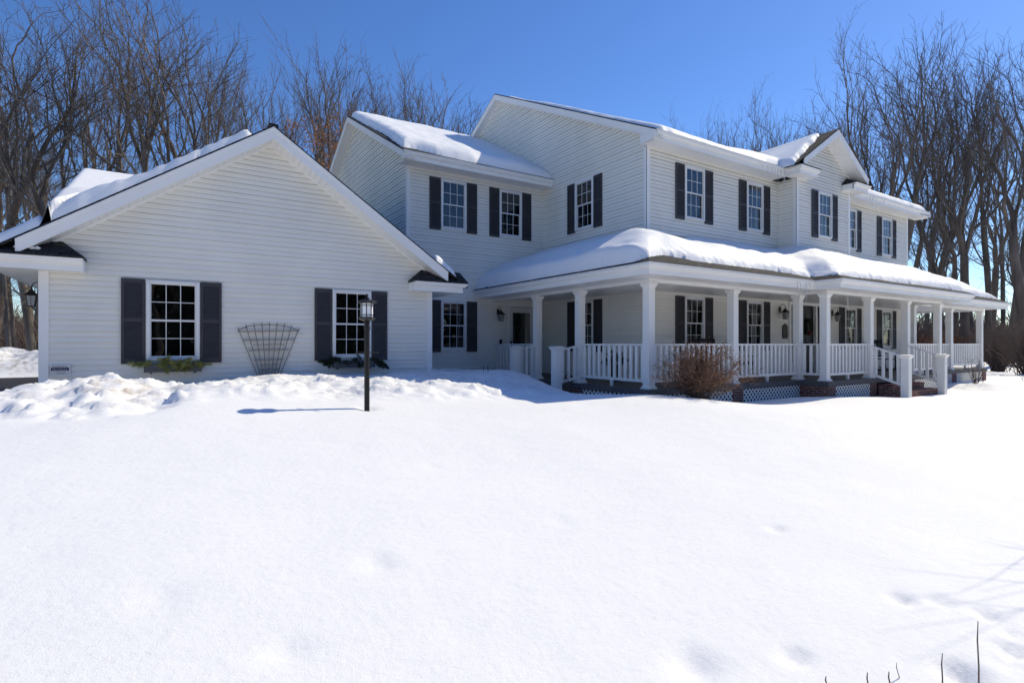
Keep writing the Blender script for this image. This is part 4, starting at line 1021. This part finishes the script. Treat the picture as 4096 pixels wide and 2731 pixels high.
# icicles
IC = [(3050,632,26),(3072,640,34),(3088,644,60),(3100,648,40),(3112,650,78),(3124,655,45),(3136,660,90),(3146,664,50),(3481,779,40),(3492,781,62),(3504,784,75),(3536,790,28)]
rg = random.Random(12)
def icicle(x, y, z, L, lab, r=.012):
    mb = MB(); mb.lathe(x, y, [(r,z),(r*.8,z-L*.25),(r*.45,z-L*.65),(r*.12,z-L)], 7)
    tag(mb.build('icicle', M['ice'], smooth=True), lab, 'icicle', 'icicles hanging from the gutters')
for i, (u, v, L) in enumerate(IC):
    y = YE-.005 if u < 3160 else YE+.0
    rx, ry = ray(u); d = y/ry; x = rx*d
    if u < 3160: x = min(x, BR0-.05)
    z = ZE-.10; icicle(x, y-.0, z, L*d/F*.9, 'clear icicle hanging from the upper gutter left of the small gable' if u < 3160 else 'clear icicle hanging from the upper gutter right of the small gable')
for u, L in ((3191,60),(3202,34),(3226,75),(3240,40)):
    rx, ry = ray(u); y = PY0-.0; d = y/ry; x = min(rx*d, QX0+.0); icicle(x, y, PZ-.10, L*d/F, 'clear icicle at the inner corner of the porch gutter')

# ------------------------------------------------------------------ trees
def grow(seed, H_, r0, levels=4, fork=(.22,.42), nlead=(2,4), lean=.0, spread=.5, dens=1.0):
    rg = random.Random(seed); br = []
    def branch(p, d, L, r, lev):
        n = (7,6,4,3,2,2)[lev]; pts = [p.copy()]; rs = [r]; dd = d.copy()
        wob = (.05,.10,.14,.17,.16,.12)[lev]; upb = (.05,.13,.15,.15,.12,.08)[lev]
        for i in range(n):
            dd = (dd + Vector((rg.gauss(0,wob), rg.gauss(0,wob), rg.gauss(0,wob*.6)+upb))).normalized()
            p = p + dd*(L/n); pts.append(p.copy()); t = (i+1)/n; rs.append(r*(1-.9*t) if lev > 0 else r*(1-.38*t))
        br.append((lev, pts, rs)); return pts, rs, dd
    def side(d, ang):
        a = Vector((rg.gauss(0,1), rg.gauss(0,1), rg.gauss(0,.5))); a = (a - d*a.dot(d)).normalized()
        return (d*math.cos(ang) + a*math.sin(ang)).normalized()
    def kids(pts, rs, L, lev):
        if lev > levels: return
        cnt = {2:10, 3:7, 4:6, 5:5}[lev]*dens; cnt = max(2, int(cnt*rg.uniform(.8,1.2))); n = len(pts)-1
        for i in range(cnt):
            t = .22 + .78*(i+rg.random())/cnt; k = min(int(t*n), n-1); f = t*n-k; p = pts[k].lerp(pts[k+1], f); r = rs[k]*(1-f)+rs[k+1]*f
            d = (pts[k+1]-pts[k]).normalized(); nl = L*rg.uniform(.34,.58)*(1.15-.5*t)
            q, s, _ = branch(p, side(d, rg.uniform(.4,.8)), nl, max(r*rg.uniform(.40,.60), .007), lev)
            kids(q, s, nl, lev+1)
    fk = rg.uniform(*fork)
    d0 = Vector((rg.gauss(0,.04)+lean, rg.gauss(0,.05), 1)).normalized()
    pts, rs, dd = branch(Vector((0,0,-.3)), d0, H_*fk, r0, 0)
    m = rg.randint(*nlead); a0 = rg.uniform(0,6.28)
    for i in range(m):
        an = a0 + 2*math.pi*i/m + rg.uniform(-.4,.4); sp = spread*rg.uniform(.35,.9)
        d = (dd + Vector((math.cos(an), math.sin(an), 0))*sp).normalized(); L = H_*(1-fk)*rg.uniform(.85,1.05)
        q, s, _ = branch(pts[-1] - dd*.15, d, L, rs[-1]*rg.uniform(.62,.82), 1); kids(q, s, L*.62, 2)
    for i in range(rg.randint(1,4)):     # low side limbs on the trunk
        k = rg.randint(3,6); nl = H_*rg.uniform(.15,.35); q, s, _ = branch(pts[k], side(Vector((0,0,1)), rg.uniform(.7,1.1)), nl, rs[k]*rg.uniform(.25,.4), 2); kids(q, s, nl, 3)
    return br
def tubes(br, ks):
    V = []; Q = []; nv = 0
    for lev, pts, rs in br:
        k = ks[lev]; n = len(pts); P = np.array([tuple(p) for p in pts]); D = np.gradient(P, axis=0); D /= np.linalg.norm(D, axis=1)[:,None]+1e-9
        ref = np.array([1.,0,0]) if abs(D[0,2]) > .8 else np.array([0,0,1.])
        a = np.cross(D, ref); a /= np.linalg.norm(a, axis=1)[:,None]+1e-9; b = np.cross(D, a)
        an = np.arange(k)*2*np.pi/k; r = np.array(rs)[:,None,None]
        ring = P[:,None,:] + r*(a[:,None,:]*np.cos(an)[None,:,None] + b[:,None,:]*np.sin(an)[None,:,None])
        V.append(ring.reshape(-1,3)); i = np.arange(n-1)[:,None]*k; j = np.arange(k)[None,:]; j2 = (j+1) % k
        Q.append((np.stack([i+j, i+j2, i+k+j2, i+k+j], -1) + nv).reshape(-1,4)); nv += n*k
    return np.concatenate(V), np.concatenate(Q)
KS = (9,7,5,3,3,3)
def hardwood(seed, H_, r0, rmin=.0065, bole=.25, spread=1.0, up=.12, forks=2, crook=.075):
    rg = random.Random(seed); br = []
    def side(d, ang, bias=0):
        a = Vector((rg.gauss(0,1), rg.gauss(0,1), rg.gauss(0,.6)+bias)); a = (a - d*a.dot(d)).normalized()
        return (d*math.cos(ang) + a*math.sin(ang)).normalized()
    L0 = H_*(1-bole)*.112
    def limb(p, d, r, depth):
        while r > rmin:
            L = L0*(r/r0)**.42*rg.uniform(.7,1.35); n = 3 if r > .05 else 2; r2 = max(r*rg.uniform(.76,.86), rmin*.8)
            pts = [p.copy()]; rs = [r]
            for i in range(n):
                cr = crook*(1.0 if r > .04 else 1.5)
                d = (d + Vector((rg.gauss(0,cr), rg.gauss(0,cr), rg.gauss(0,cr*.7) + up*(1 if r > .03 else .5)))).normalized(); p = p + d*(L/n); pts.append(p.copy()); rs.append(r+(r2-r)*(i+1)/n)
            br.append((0 if r > .16 else 1 if r > .08 else 2 if r > .035 else 3, pts, rs))
            q = rg.uniform(.48,.80)
            if r2*q > rmin: limb(p.copy(), side(d, rg.uniform(.35,.95)*spread), r2*q, depth+1)
            if r > .06 and rg.random() < .45: limb(pts[1].copy(), side(d, rg.uniform(.7,1.2)), rg.uniform(.014,.03), depth+2)
            if rmin < .01 and r < .032:
                for _ in range((1 if rg.random() < .85 else 2) if r < .016 else int(rg.random() < .5)):
                    k = rg.randint(0, n); dd = side(d, rg.uniform(.35,.8)); l = rg.uniform(.25,.7); e1 = pts[k]+dd*l*.5; dd = (dd+Vector((rg.gauss(0,.08),rg.gauss(0,.08),.12))).normalized()
                    br.append((3, [pts[k].copy(), e1, e1+dd*l*.5], [.0062,.0055,.004]))
            d = side(d, rg.uniform(.08,.34)*spread); r = r2
    p = Vector((0,0,-.3)); d = Vector((rg.gauss(0,.04), rg.gauss(0,.04), 1)).normalized(); pts = [p.copy()]; rs = [r0*1.25]
    for i in range(6):
        d = (d + Vector((rg.gauss(0,.035), rg.gauss(0,.035), .05))).normalized(); p = p + d*(H_*bole/6); pts.append(p.copy()); rs.append(r0*(1.12-.14*(i+1)/6))
    br.append((0, pts, rs))
    m = forks; a0 = rg.uniform(0,6.28)
    for i in range(m):
        an = a0 + 6.28*i/m + rg.uniform(-.4,.4); sp = rg.uniform(.25,.6)*spread if i else rg.uniform(.1,.3)*spread
        limb(p.copy()-d*.1, (d + Vector((math.cos(an), math.sin(an), 0))*sp).normalized(), r0*(.74 if i == 0 else rg.uniform(.5,.68)), 0)
    for i in range(rg.randint(1,3)):
        k = rg.randint(3,5); limb(pts[k].copy(), side(Vector((0,0,1)), rg.uniform(.7,1.1)), rg.uniform(.03,.06), 2)
    return br
protos = []
for sd_, kw in ((11,dict(r0=.21,spread=1.05,bole=.22,forks=3)),(22,dict(r0=.20,spread=.8,bole=.30,forks=2)),(33,dict(r0=.165,spread=.6,bole=.38,forks=2,up=.16)),(44,dict(r0=.21,spread=1.15,bole=.2,forks=2,crook=.10)),
                (55,dict(r0=.155,spread=.65,bole=.42,forks=2,up=.17)),(66,dict(r0=.19,spread=.85,bole=.28,forks=3)),(77,dict(r0=.125,spread=.6,bole=.4,forks=1,up=.16))):
    br = hardwood(sd_, 20, **kw)
    tv = tubes([b for b in br if b[0] <= 1], (9,6,5,3)); cv = tubes([b for b in br if b[0] > 1], (9,6,5,3))
    protos.append((np_mesh('trunk', tv[0], tv[1], M['bark' if sd_ % 2 else 'bark2'], True), np_mesh('crown', cv[0], cv[1], M['twig'], True), float(max(tv[0][:,2].max(), cv[0][:,2].max()))))
    print('tree', sd_, len(br), protos[-1][2], np.abs(cv[0][:,:2]).max())
treelog = []
def tree(u, d, vtop, pi, rz, lab, grp, lean=0, sxy=None, xy=None):
    x, y = xy or at_depth(u, d); tm, cm, h = protos[pi]; g0 = float(h_ground(np.array([x]), np.array([y]))[0])
    ht = (zat(vtop, d) - g0)*(1.05 if grp == G2 else 1); s = ht/h
    t = empty('bare_tree', (x, y, g0-.1), rz, lab, 'tree', grp); s2 = sxy or s*(.9 if 'right' in grp else 1.0 if 'behind' in grp else .85)
    t.scale = (s2, s2, s); t.rotation_euler = (0, lean, rz)
    link('trunk', tm, t); link('crown', cm, t); return t
G1 = 'bare trees behind the garage and wing'; G2 = 'bare trees in the woods to the right'; G3 = 'bare trees beyond the main roof'
left = [(-60,27,-200,1,0.3,'bare tree cut off by the left photo edge'), (60,30,-30,5,2.1,'bare tree nearest the left edge whose trunk shows beyond the driveway'),
 (215,27,-150,3,3.6,'large bare tree leaning left, directly above the snowy dormer'), (420,31,-60,0,1.2,'wide bare tree rising just right of the snowy dormer'),
 (585,33,20,2,4.0,'slim bare tree with steep limbs above the middle of the left garage slope'), (690,29,-230,0,5.2,'big double-trunk bare tree above the left garage slope'),
 (800,30,-160,1,2.6,'tall bare tree with forked trunk just left of the garage ridge'), (1010,36,60,5,.4,'dense bare tree standing right behind the garage ridge'),
 (1180,34,60,2,1.9,'bare tree with upright limbs between garage ridge and wing roof'), (1260,38,130,6,3.1,'thin bare tree whose top shows above the foot of the wing rake'),
 (1370,40,190,5,4.4,'bare tree directly above the wing roof peak'), (1500,42,130,4,.9,'bare tree with two bare tops above the left part of the wing ridge'),
 (1610,44,180,2,2.2,'bare tree above the middle of the wing ridge'), (1720,46,230,6,5.0,'slender bare tree above the right part of the wing ridge'),
 (1810,47,310,1,3.3,'rounded bare tree next to the main gable rake'), (1870,52,430,4,1.1,'short bare tree touching the main gable rake'),
 (320,40,60,4,.2,'thin bare tree seen between the leaning tree and the wide tree'), (130,36,140,2,4.9,'narrow bare tree left of the snowy dormer'), (900,42,60,4,3.9,'slim bare tree left of the garage peak, further back'),
 (40,24,560,6,2.0,'small bare tree low at the left edge above the eave'), (520,44,150,6,1.4,'distant thin bare tree above the garage slope')]
for u, d, v, pi, rz, lab in left: tree(u, d, v, pi, rz, lab, G1)
mid = [(2720,62,385,4,.5,'bare tree furthest left above the main roof snow'),(2800,60,420,6,2.0,'thin bare tree beside the leftmost one over the main roof'),(2930,58,400,4,3.3,'feathery bare tree above the middle of the main roof'),
 (3010,60,430,2,1.1,'small bare tree over the main roof left of the valley'),(3090,56,400,6,4.2,'slim bare tree above the roof valley'),(3190,50,330,1,2.7,'taller bare tree standing left of the small gable peak'),
 (3320,52,350,5,5.5,'bare tree directly behind the small gable peak'),(3250,60,380,4,.1,'distant bare tree between the valley and the gable peak')]
for u, d, v, pi, rz, lab in mid: tree(u, d, v, pi, rz, lab, G3)
right = [(3560,44,130,2,.7,'tall bare tree with fan-shaped crown above the right roof end'),(3640,41,105,1,2.4,'tallest bare tree just right of the house corner'),(3750,46,150,0,4.0,'tall bare tree with upright limbs right of the tallest one'),
 (3450,54,300,5,1.8,'bare tree whose crown spreads right of the small gable'),(3855,42,110,5,5.1,'bare tree with dense crown above the porch roof end'),(3950,44,190,4,3.0,'slender bare tree near the right edge'),
 (4040,40,120,2,.2,'bare tree with thick dark trunk close to the right edge'),(4130,38,60,1,1.5,'bare tree cut off by the right photo edge'),(3700,60,300,6,3.9,'distant thin bare tree behind the tall pair'),
 (3900,62,350,4,2.2,'distant bare tree seen beyond the porch end'),(3500,66,420,6,.9,'distant bare tree low over the right eave'),(4010,58,330,6,5.3,'distant thin bare tree at the right'),
 (3810,52,240,3,2.9,'bare tree with slanting limbs right of the house'),(3600,58,330,4,1.3,'distant straight bare tree behind the house corner')]
for u, d, v, pi, rz, lab in right: tree(u, d, v, pi, rz, lab, G2)
# deeper trees, nothing tells them apart
rg = random.Random(31)
for i in range(9):
    u = rg.uniform(-150, 1250); d = rg.uniform(44, 75); tree(u, d, rg.uniform(330, 650), rg.choice((1,2,4,5,6)), rg.uniform(0,6.28), 'slender bare tree deep in the woods behind the garage', 'trees deep in the left woods')
for i in range(18):
    u = rg.uniform(1200, 1850); d = rg.uniform(46, 70); tree(u, d, rg.uniform(250, 420) + max(0, u-1450)*.45, rg.choice((1,2,4,5,6)), rg.uniform(0,6.28), 'small bare treetop far behind the wing roof', 'trees far behind the wing')
for i in range(20):
    u = rg.uniform(2680, 3450); d = rg.uniform(62, 90); tree(u, d, rg.uniform(400, 530), rg.choice((2,4,6)), rg.uniform(0,6.28), 'small bare treetop far beyond the main roof', 'trees far beyond the main roof')
for i in range(11):
    u = rg.uniform(3480, 4180); d = rg.uniform(46, 85); tree(u, d, rg.uniform(300, 800), rg.choice((1,2,4,5,6)), rg.uniform(0,6.28), 'slender bare tree deep in the woods right of the house', 'trees deep in the right woods')
# distant wood as one mass
wood_base = [tubes(hardwood(sd_, 17, .12, rmin=.017, bole=.35, spread=.7, forks=2, up=.16), (5,4,3,3)) for sd_ in (101,102,103,104)]
def wood(name, places, lab, m, seed):
    V = []; Q = []; nv = 0; rr = random.Random(seed)
    for i, (x, y, s) in enumerate(places(rr)):
        v, q = wood_base[rr.randrange(4)]; a = rr.uniform(0,6.28); c, sn = math.cos(a)*s, math.sin(a)*s
        V.append(np.stack([v[:,0]*c-v[:,1]*sn+x, v[:,0]*sn+v[:,1]*c+y, v[:,2]*s+.2], 1)); Q.append(q+nv); nv += len(v)
    tag(link(name, np_mesh(name, np.concatenate(V), np.concatenate(Q), M[m], False)), lab, kind='stuff')
def far_places(rr):
    out = []
    for i in range(210):
        u = rr.uniform(3350, 4500) if i < 80 else rr.uniform(-500, 800) if i < 150 else rr.uniform(800, 3350)
        d = rr.uniform(62, 135); x, y = at_depth(u, d); out.append((x, y, rr.uniform(.25,.6)))
    return out
wood('distant_wood', far_places, 'far bare woodland filling the view between nearer trunks', 'bark', 8)
wood('wood_across_lawn', lambda rr: [(rr.uniform(-70, 130), -rr.uniform(26, 60), rr.uniform(.6,1.0)) for _ in range(330)], 'bare woodland across the lawn mirrored in the window panes', 'bark', 9)
# understorey brush: fans of thin stems
def shrub_np(seed, n, h, spread, lev2=5, r=.006):
    rg = random.Random(seed); br = []; tips = []
    for i in range(n):
        a = rg.uniform(0,6.28); e = rg.uniform(0, spread); d = Vector((math.cos(a)*math.sin(e), math.sin(a)*math.sin(e), math.cos(e))); p = Vector((rg.gauss(0,.06*h), rg.gauss(0,.06*h), -.05)); L = h*rg.uniform(.7,1.05)
        pts = [p.copy()]; q = p
        for k in range(4):
            d = (d+Vector((rg.gauss(0,.12),rg.gauss(0,.12),.04))).normalized(); q = q+d*L/4; pts.append(q.copy())
        br.append((2, pts, [r*1.6, r*1.4, r*1.1, r*.8, r*.5]))
        for m in range(lev2):
            k = rg.randint(1,4); d2 = (d+Vector((rg.gauss(0,.6),rg.gauss(0,.6),rg.gauss(0,.35)))).normalized(); l2 = L*rg.uniform(.15,.38); s = pts[k]; mdl = s+d2*l2*.5+Vector((rg.gauss(0,.02),rg.gauss(0,.02),.02)); e2 = s+d2*l2
            br.append((3, [s, mdl, e2], [r*.7, r*.55, r*.35])); tips += [mdl, e2, (mdl+e2)/2]
    return br, tips
def leaves_np(tips, per, size, seed, sp=.05):
    rs = np.random.RandomState(seed); P = np.repeat(np.array([tuple(t) for t in tips]), per, axis=0); P = P + rs.normal(0, sp, P.shape); n = len(P)
    a = rs.normal(0,1,(n,3)); a /= np.linalg.norm(a,axis=1)[:,None]; b = np.cross(a, rs.normal(0,1,(n,3))); b /= np.linalg.norm(b,axis=1)[:,None]; s = size*rs.uniform(.5,1.2,(n,1))
    V = np.stack([P-a*s, P-b*s*.45, P+a*s, P+b*s*.45], 1).reshape(-1,3); return V, np.arange(4*n).reshape(-1,4)
def shrub(name, loc, seed, n, h, spread, lev2, r, lf, lab, cat, lm='leaf', grp=None, stm='stem', lsz=.013, lsp=.03):
    br, tips = shrub_np(seed, n, h, spread, lev2, r); v, q = tubes(br, (5,5,4,3,3,3)); o = link(name, np_mesh(name, v, q, M[stm], False), None, loc); tag(o, lab, cat, grp)
    if lf: v, q = leaves_np([t for t in tips if t.z > h*.25], lf, lsz, seed, lsp); link('leaves', np_mesh('leaves', v, q, M[lm], False), o)
    return o
bx, by = 9.50, 7.5
shrub('brown_bush', (bx, by, float(h_ground(np.array([bx]), np.array([by]))[0])-.02), 3, 140, 1.05, 1.22, 13, .0036, 3, 'round brown bush with dry leaves in front of the porch railing', 'bush', lsz=.021, lsp=.04)
x, y, z = px_ground(3950, 1560) if False else (24.6, 7.6, .1)
shrub('bare_shrub', (24.2, 7.3, float(h_ground(np.array([24.2]), np.array([7.3]))[0])-.05), 5, 16, 1.05, .55, 3, .006, 0, 'thin bare shrub in front of the lattice at the porch right end', 'shrub')
shrub('bare_shrub', (24.9, 5.9, float(h_ground(np.array([24.9]), np.array([5.9]))[0])-.05), 6, 9, .6, .9, 2, .007, 0, 'low bare twigs poking from the snow right of the porch', 'shrub')
shrub('bare_shrub', (8.25, 10.3, float(h_ground(np.array([8.25]), np.array([10.3]))[0])-.05), 8, 9, .55, .55, 3, .004, 1, 'small twiggy plant at the foot of the near side-stair post', 'shrub', lm='leaf')
for i, (u, d, h, lab) in enumerate(((3990,31,2.6,'dark bare thicket at the right edge of the woods'),(4110,27,2.6,'dense bare thicket cut by the right photo edge'),(3900,40,2.0,'bare bush between trunks beyond the porch end'))):
    x, y = at_depth(u, d); shrub('thicket', (x, y, float(h_ground(np.array([x]), np.array([y]))[0])-.05), 20+i, 150, h, .8, 7, .010, 0, lab, 'bush', grp='thickets at the wood edge')
def band(name, pts, n, h, m, lm, lf, lab, seed, lsz=.05):
    rr = random.Random(seed); V = []; Q = []; LV = []; LQ = []; nv = 0; ln = 0
    bs = [shrub_np(seed+k, 16, 1, .75, 4, .009) for k in range(3)]
    for i in range(n):
        u, d = pts(rr); x, y = at_depth(u, d); br, tips = bs[rr.randrange(3)]; v, q = tubes(br, (3,)*6); s = h*rr.uniform(.6,1.2); g0 = float(h_ground(np.array([x]), np.array([y]))[0]); a = rr.uniform(0,6.28); c, sn = math.cos(a)*s, math.sin(a)*s
        V.append(np.stack([v[:,0]*c-v[:,1]*sn+x, v[:,0]*sn+v[:,1]*c+y, v[:,2]*s+g0], 1)); Q.append(q+nv); nv += len(v)
        if lf:
            v, q = leaves_np(tips, lf, lsz, i, .06); LV.append(np.stack([v[:,0]*c-v[:,1]*sn+x, v[:,0]*sn+v[:,1]*c+y, v[:,2]*s+g0], 1)); LQ.append(q+ln); ln += len(v)
    o = link(name, np_mesh(name, np.concatenate(V), np.concatenate(Q), M[m], False)); tag(o, lab, kind='stuff')
    if lf: link('leaves', np_mesh('leaves', np.concatenate(LV), np.concatenate(LQ), M[lm], False), o)
band('undergrowth', lambda r: (r.uniform(3560,4300), r.uniform(42,75)), 200, 2.8, 'stem', 'leaf', 0, 'grey-brown undergrowth among the trunks at right', 40)
band('far_thicket', lambda r: (r.uniform(3480,4400) if r.random() < .6 else r.uniform(-400,300), r.uniform(85,125)), 190, 6.5, 'stem', 'leaf', 0, 'tall grey-brown brush closing off the woods at the horizon', 45)
band('left_undergrowth', lambda r: (r.uniform(-300,260), r.uniform(36,60)), 130, 2.8, 'stem', 'leaf', 0, 'grey-brown undergrowth among the trunks beyond the driveway', 50)
band('beech_saplings', lambda r: (r.uniform(3560,3900), r.uniform(40,46)), 34, 1.9, 'stem', 'leaf_orange', 2, 'orange-leaved saplings seen through the right porch end', 60)
# clinging oak leaves behind the garage ridge
oak = np.random.RandomState(4)
def cling(u0, u1, v0, v1, d, n, lab, m='leaf_orange', size=.07):
    V = []; P = []
    cl = [(oak.uniform(u0,u1), oak.uniform(v0,v1), d+oak.uniform(-1.5,1.5)) for _ in range(max(3, n//14))]
    for i in range(n):
        u, v, dd = cl[oak.randint(len(cl))]; u += oak.normal(0,14); v += oak.normal(0,14); x, y = at_depth(u, dd+oak.normal(0,.3)); P.append((x, y, zat(v, dd)))
    V, Q = leaves_np(P, 1, size, 5, .02); return V, Q
V, Q = cling(1130, 1420, 470, 800, 32, 1700, '', size=.1)
tv = grow(301, 11, .09, 4, fork=(.3,.4), nlead=(3,4), spread=.9)
x, y = at_depth(1290, 32); t = empty('oak_sapling', (x, y, .5), 0, 'young oak keeping its rusty leaves between garage ridge and wing', 'tree')
v, q = tubes(tv, KS); link('trunk', np_mesh('trunk', v, q, M['bark2'], True), t); link('leaves', np_mesh('leaves', V-np.array([x,y,.5]), Q, M['leaf_orange'], False), t)

# woods across the street behind the viewpoint (seen mirrored in the panes)
rg = random.Random(77)
for i in range(20):
    a = rg.uniform(-1.0, 1.0); x = 12+ i*3.0 + rg.uniform(-1,1); y = -rg.uniform(17, 30); tm, cm, h = protos[rg.choice((0,1,3,5,2))]
    t = empty('bare_tree', (x, y, -.1), rg.uniform(0,6.28), 'bare tree across the lawn mirrored in the window panes', 'tree', 'trees mirrored in the window panes'); s = rg.uniform(.8,1.05); t.scale = (s,s,s)
    link('trunk', tm, t); link('crown', cm, t)
for i in range(12):
    x = -22+ i*3.0 + rg.uniform(-1,1); y = -rg.uniform(14, 26); tm, cm, h = protos[rg.choice((0,1,3,5,2))]
    t = empty('bare_tree', (x, y, -.1), rg.uniform(0,6.28), 'bare tree across the lawn mirrored in the window panes', 'tree', 'trees mirrored in the window panes'); s = rg.uniform(.8,1.05); t.scale = (s,s,s)
    link('trunk', tm, t); link('crown', cm, t)

def spruce():  # unseen spruce row, added so the lower panes reflect something dark
    rs_ = np.random.RandomState(2); n = 7000; zz = rs_.uniform(.05, 1, n)**1.15; a = rs_.uniform(0, 6.283, n); rr_ = (1-zz)*2.3*rs_.uniform(.35,1,n)*(1+.15*np.sin(zz*60)); 
    P = np.stack([rr_*np.cos(a), rr_*np.sin(a), zz*10 - rr_*.25 + .4], 1); return leaves_np(P, 1, .22, 6, .05)
sv, sq = spruce(); sfm = np_mesh('foliage', sv, sq, M['pine_dark'], False); mb = MB(); mb.lathe(0, 0, [(.16,-.2),(.12,3),(.03,9.5)], 8); stm_ = mb.mesh('trunk', M['bark2'])
for i in range(40):
    x = -32+i*2.7+rg.uniform(-.6,.6); y = -21-rg.uniform(0,4); s = rg.uniform(.85,1.25)
    t = empty('spruce', (x, y, -.1), rg.uniform(0,6.28), 'dark spruce added unseen behind the viewpoint to darken the lower panes', 'tree', 'unseen spruces added to darken the pane reflections'); t.scale = (s,s,s); link('trunk', stm_, t); link('foliage', sfm, t)

# ------------------------------------------------------------------ stems in the foreground
def stem(u, v0, v1, lab, du=0, r=.004):
    x, y, z = px_ground(u, v0); d = math.hypot(x, y)*1.0; dd = (x*math.cos(A)+y*math.sin(A)); zt_ = zat(v1, dd); rx, ry = ray(u+du); mb = MB()
    a = Vector((x,y,z-.03)); b = Vector((rx*dd, ry*dd, zt_)); m1 = a.lerp(b,.4)+Vector((.004,0,0)); m2 = a.lerp(b,.75)+Vector((-.003,.002,0))
    mb.tube([a,m1,m2,b], [r,r*.9,r*.8,r*.45], 6); tag(mb.build('plant_stem', M['stem'], smooth=True), lab, 'stem', 'dry plant stems in the foreground snow')
stem(3915, 2760, 2482, 'tallest dry stem rising from the snow in the lower right corner', -3, .0036); stem(3768, 2760, 2610, 'second tallest dry stem left of the tallest one', 2, .0034)
stem(3475, 2760, 2688, 'short dry stem at the bottom edge, middle of three', -5); stem(3562, 2750, 2684, 'short dry stem just left of the tiny leaning twig', -6); stem(3310, 2745, 2702, 'leftmost short dry stem at the bottom edge', -6); stem(3600, 2712, 2648, 'tiny leaning dry twig near the bottom edge', -14, .0022)
shrub('bare_shrub', (8.0, 1.0, float(h_ground(np.array([8.0]), np.array([1.0]))[0])-.02), 19, 14, 3.3, .26, 7, .0035, 0, 'tall bare shrub throwing branch shadows over the lower right snow', 'shrub')
for u, v, lab in ((1952,1508,'small dark stake in the shaded bank by the porch steps'),(1934,1498,'thin dark stake left of its twin in the shaded bank')):
    rx, ry = ray(u); d = 11.2/ry; x, y = rx*d, 11.2; zz = float(h_ground(np.array([x]), np.array([y]))[0]); mb = MB(); mb.tube([(x,y,zz-.1),(x,y,zz+.16)], .006, 5); tag(mb.build('garden_stake', M['metal']), lab, 'stake', 'stakes in the bank')
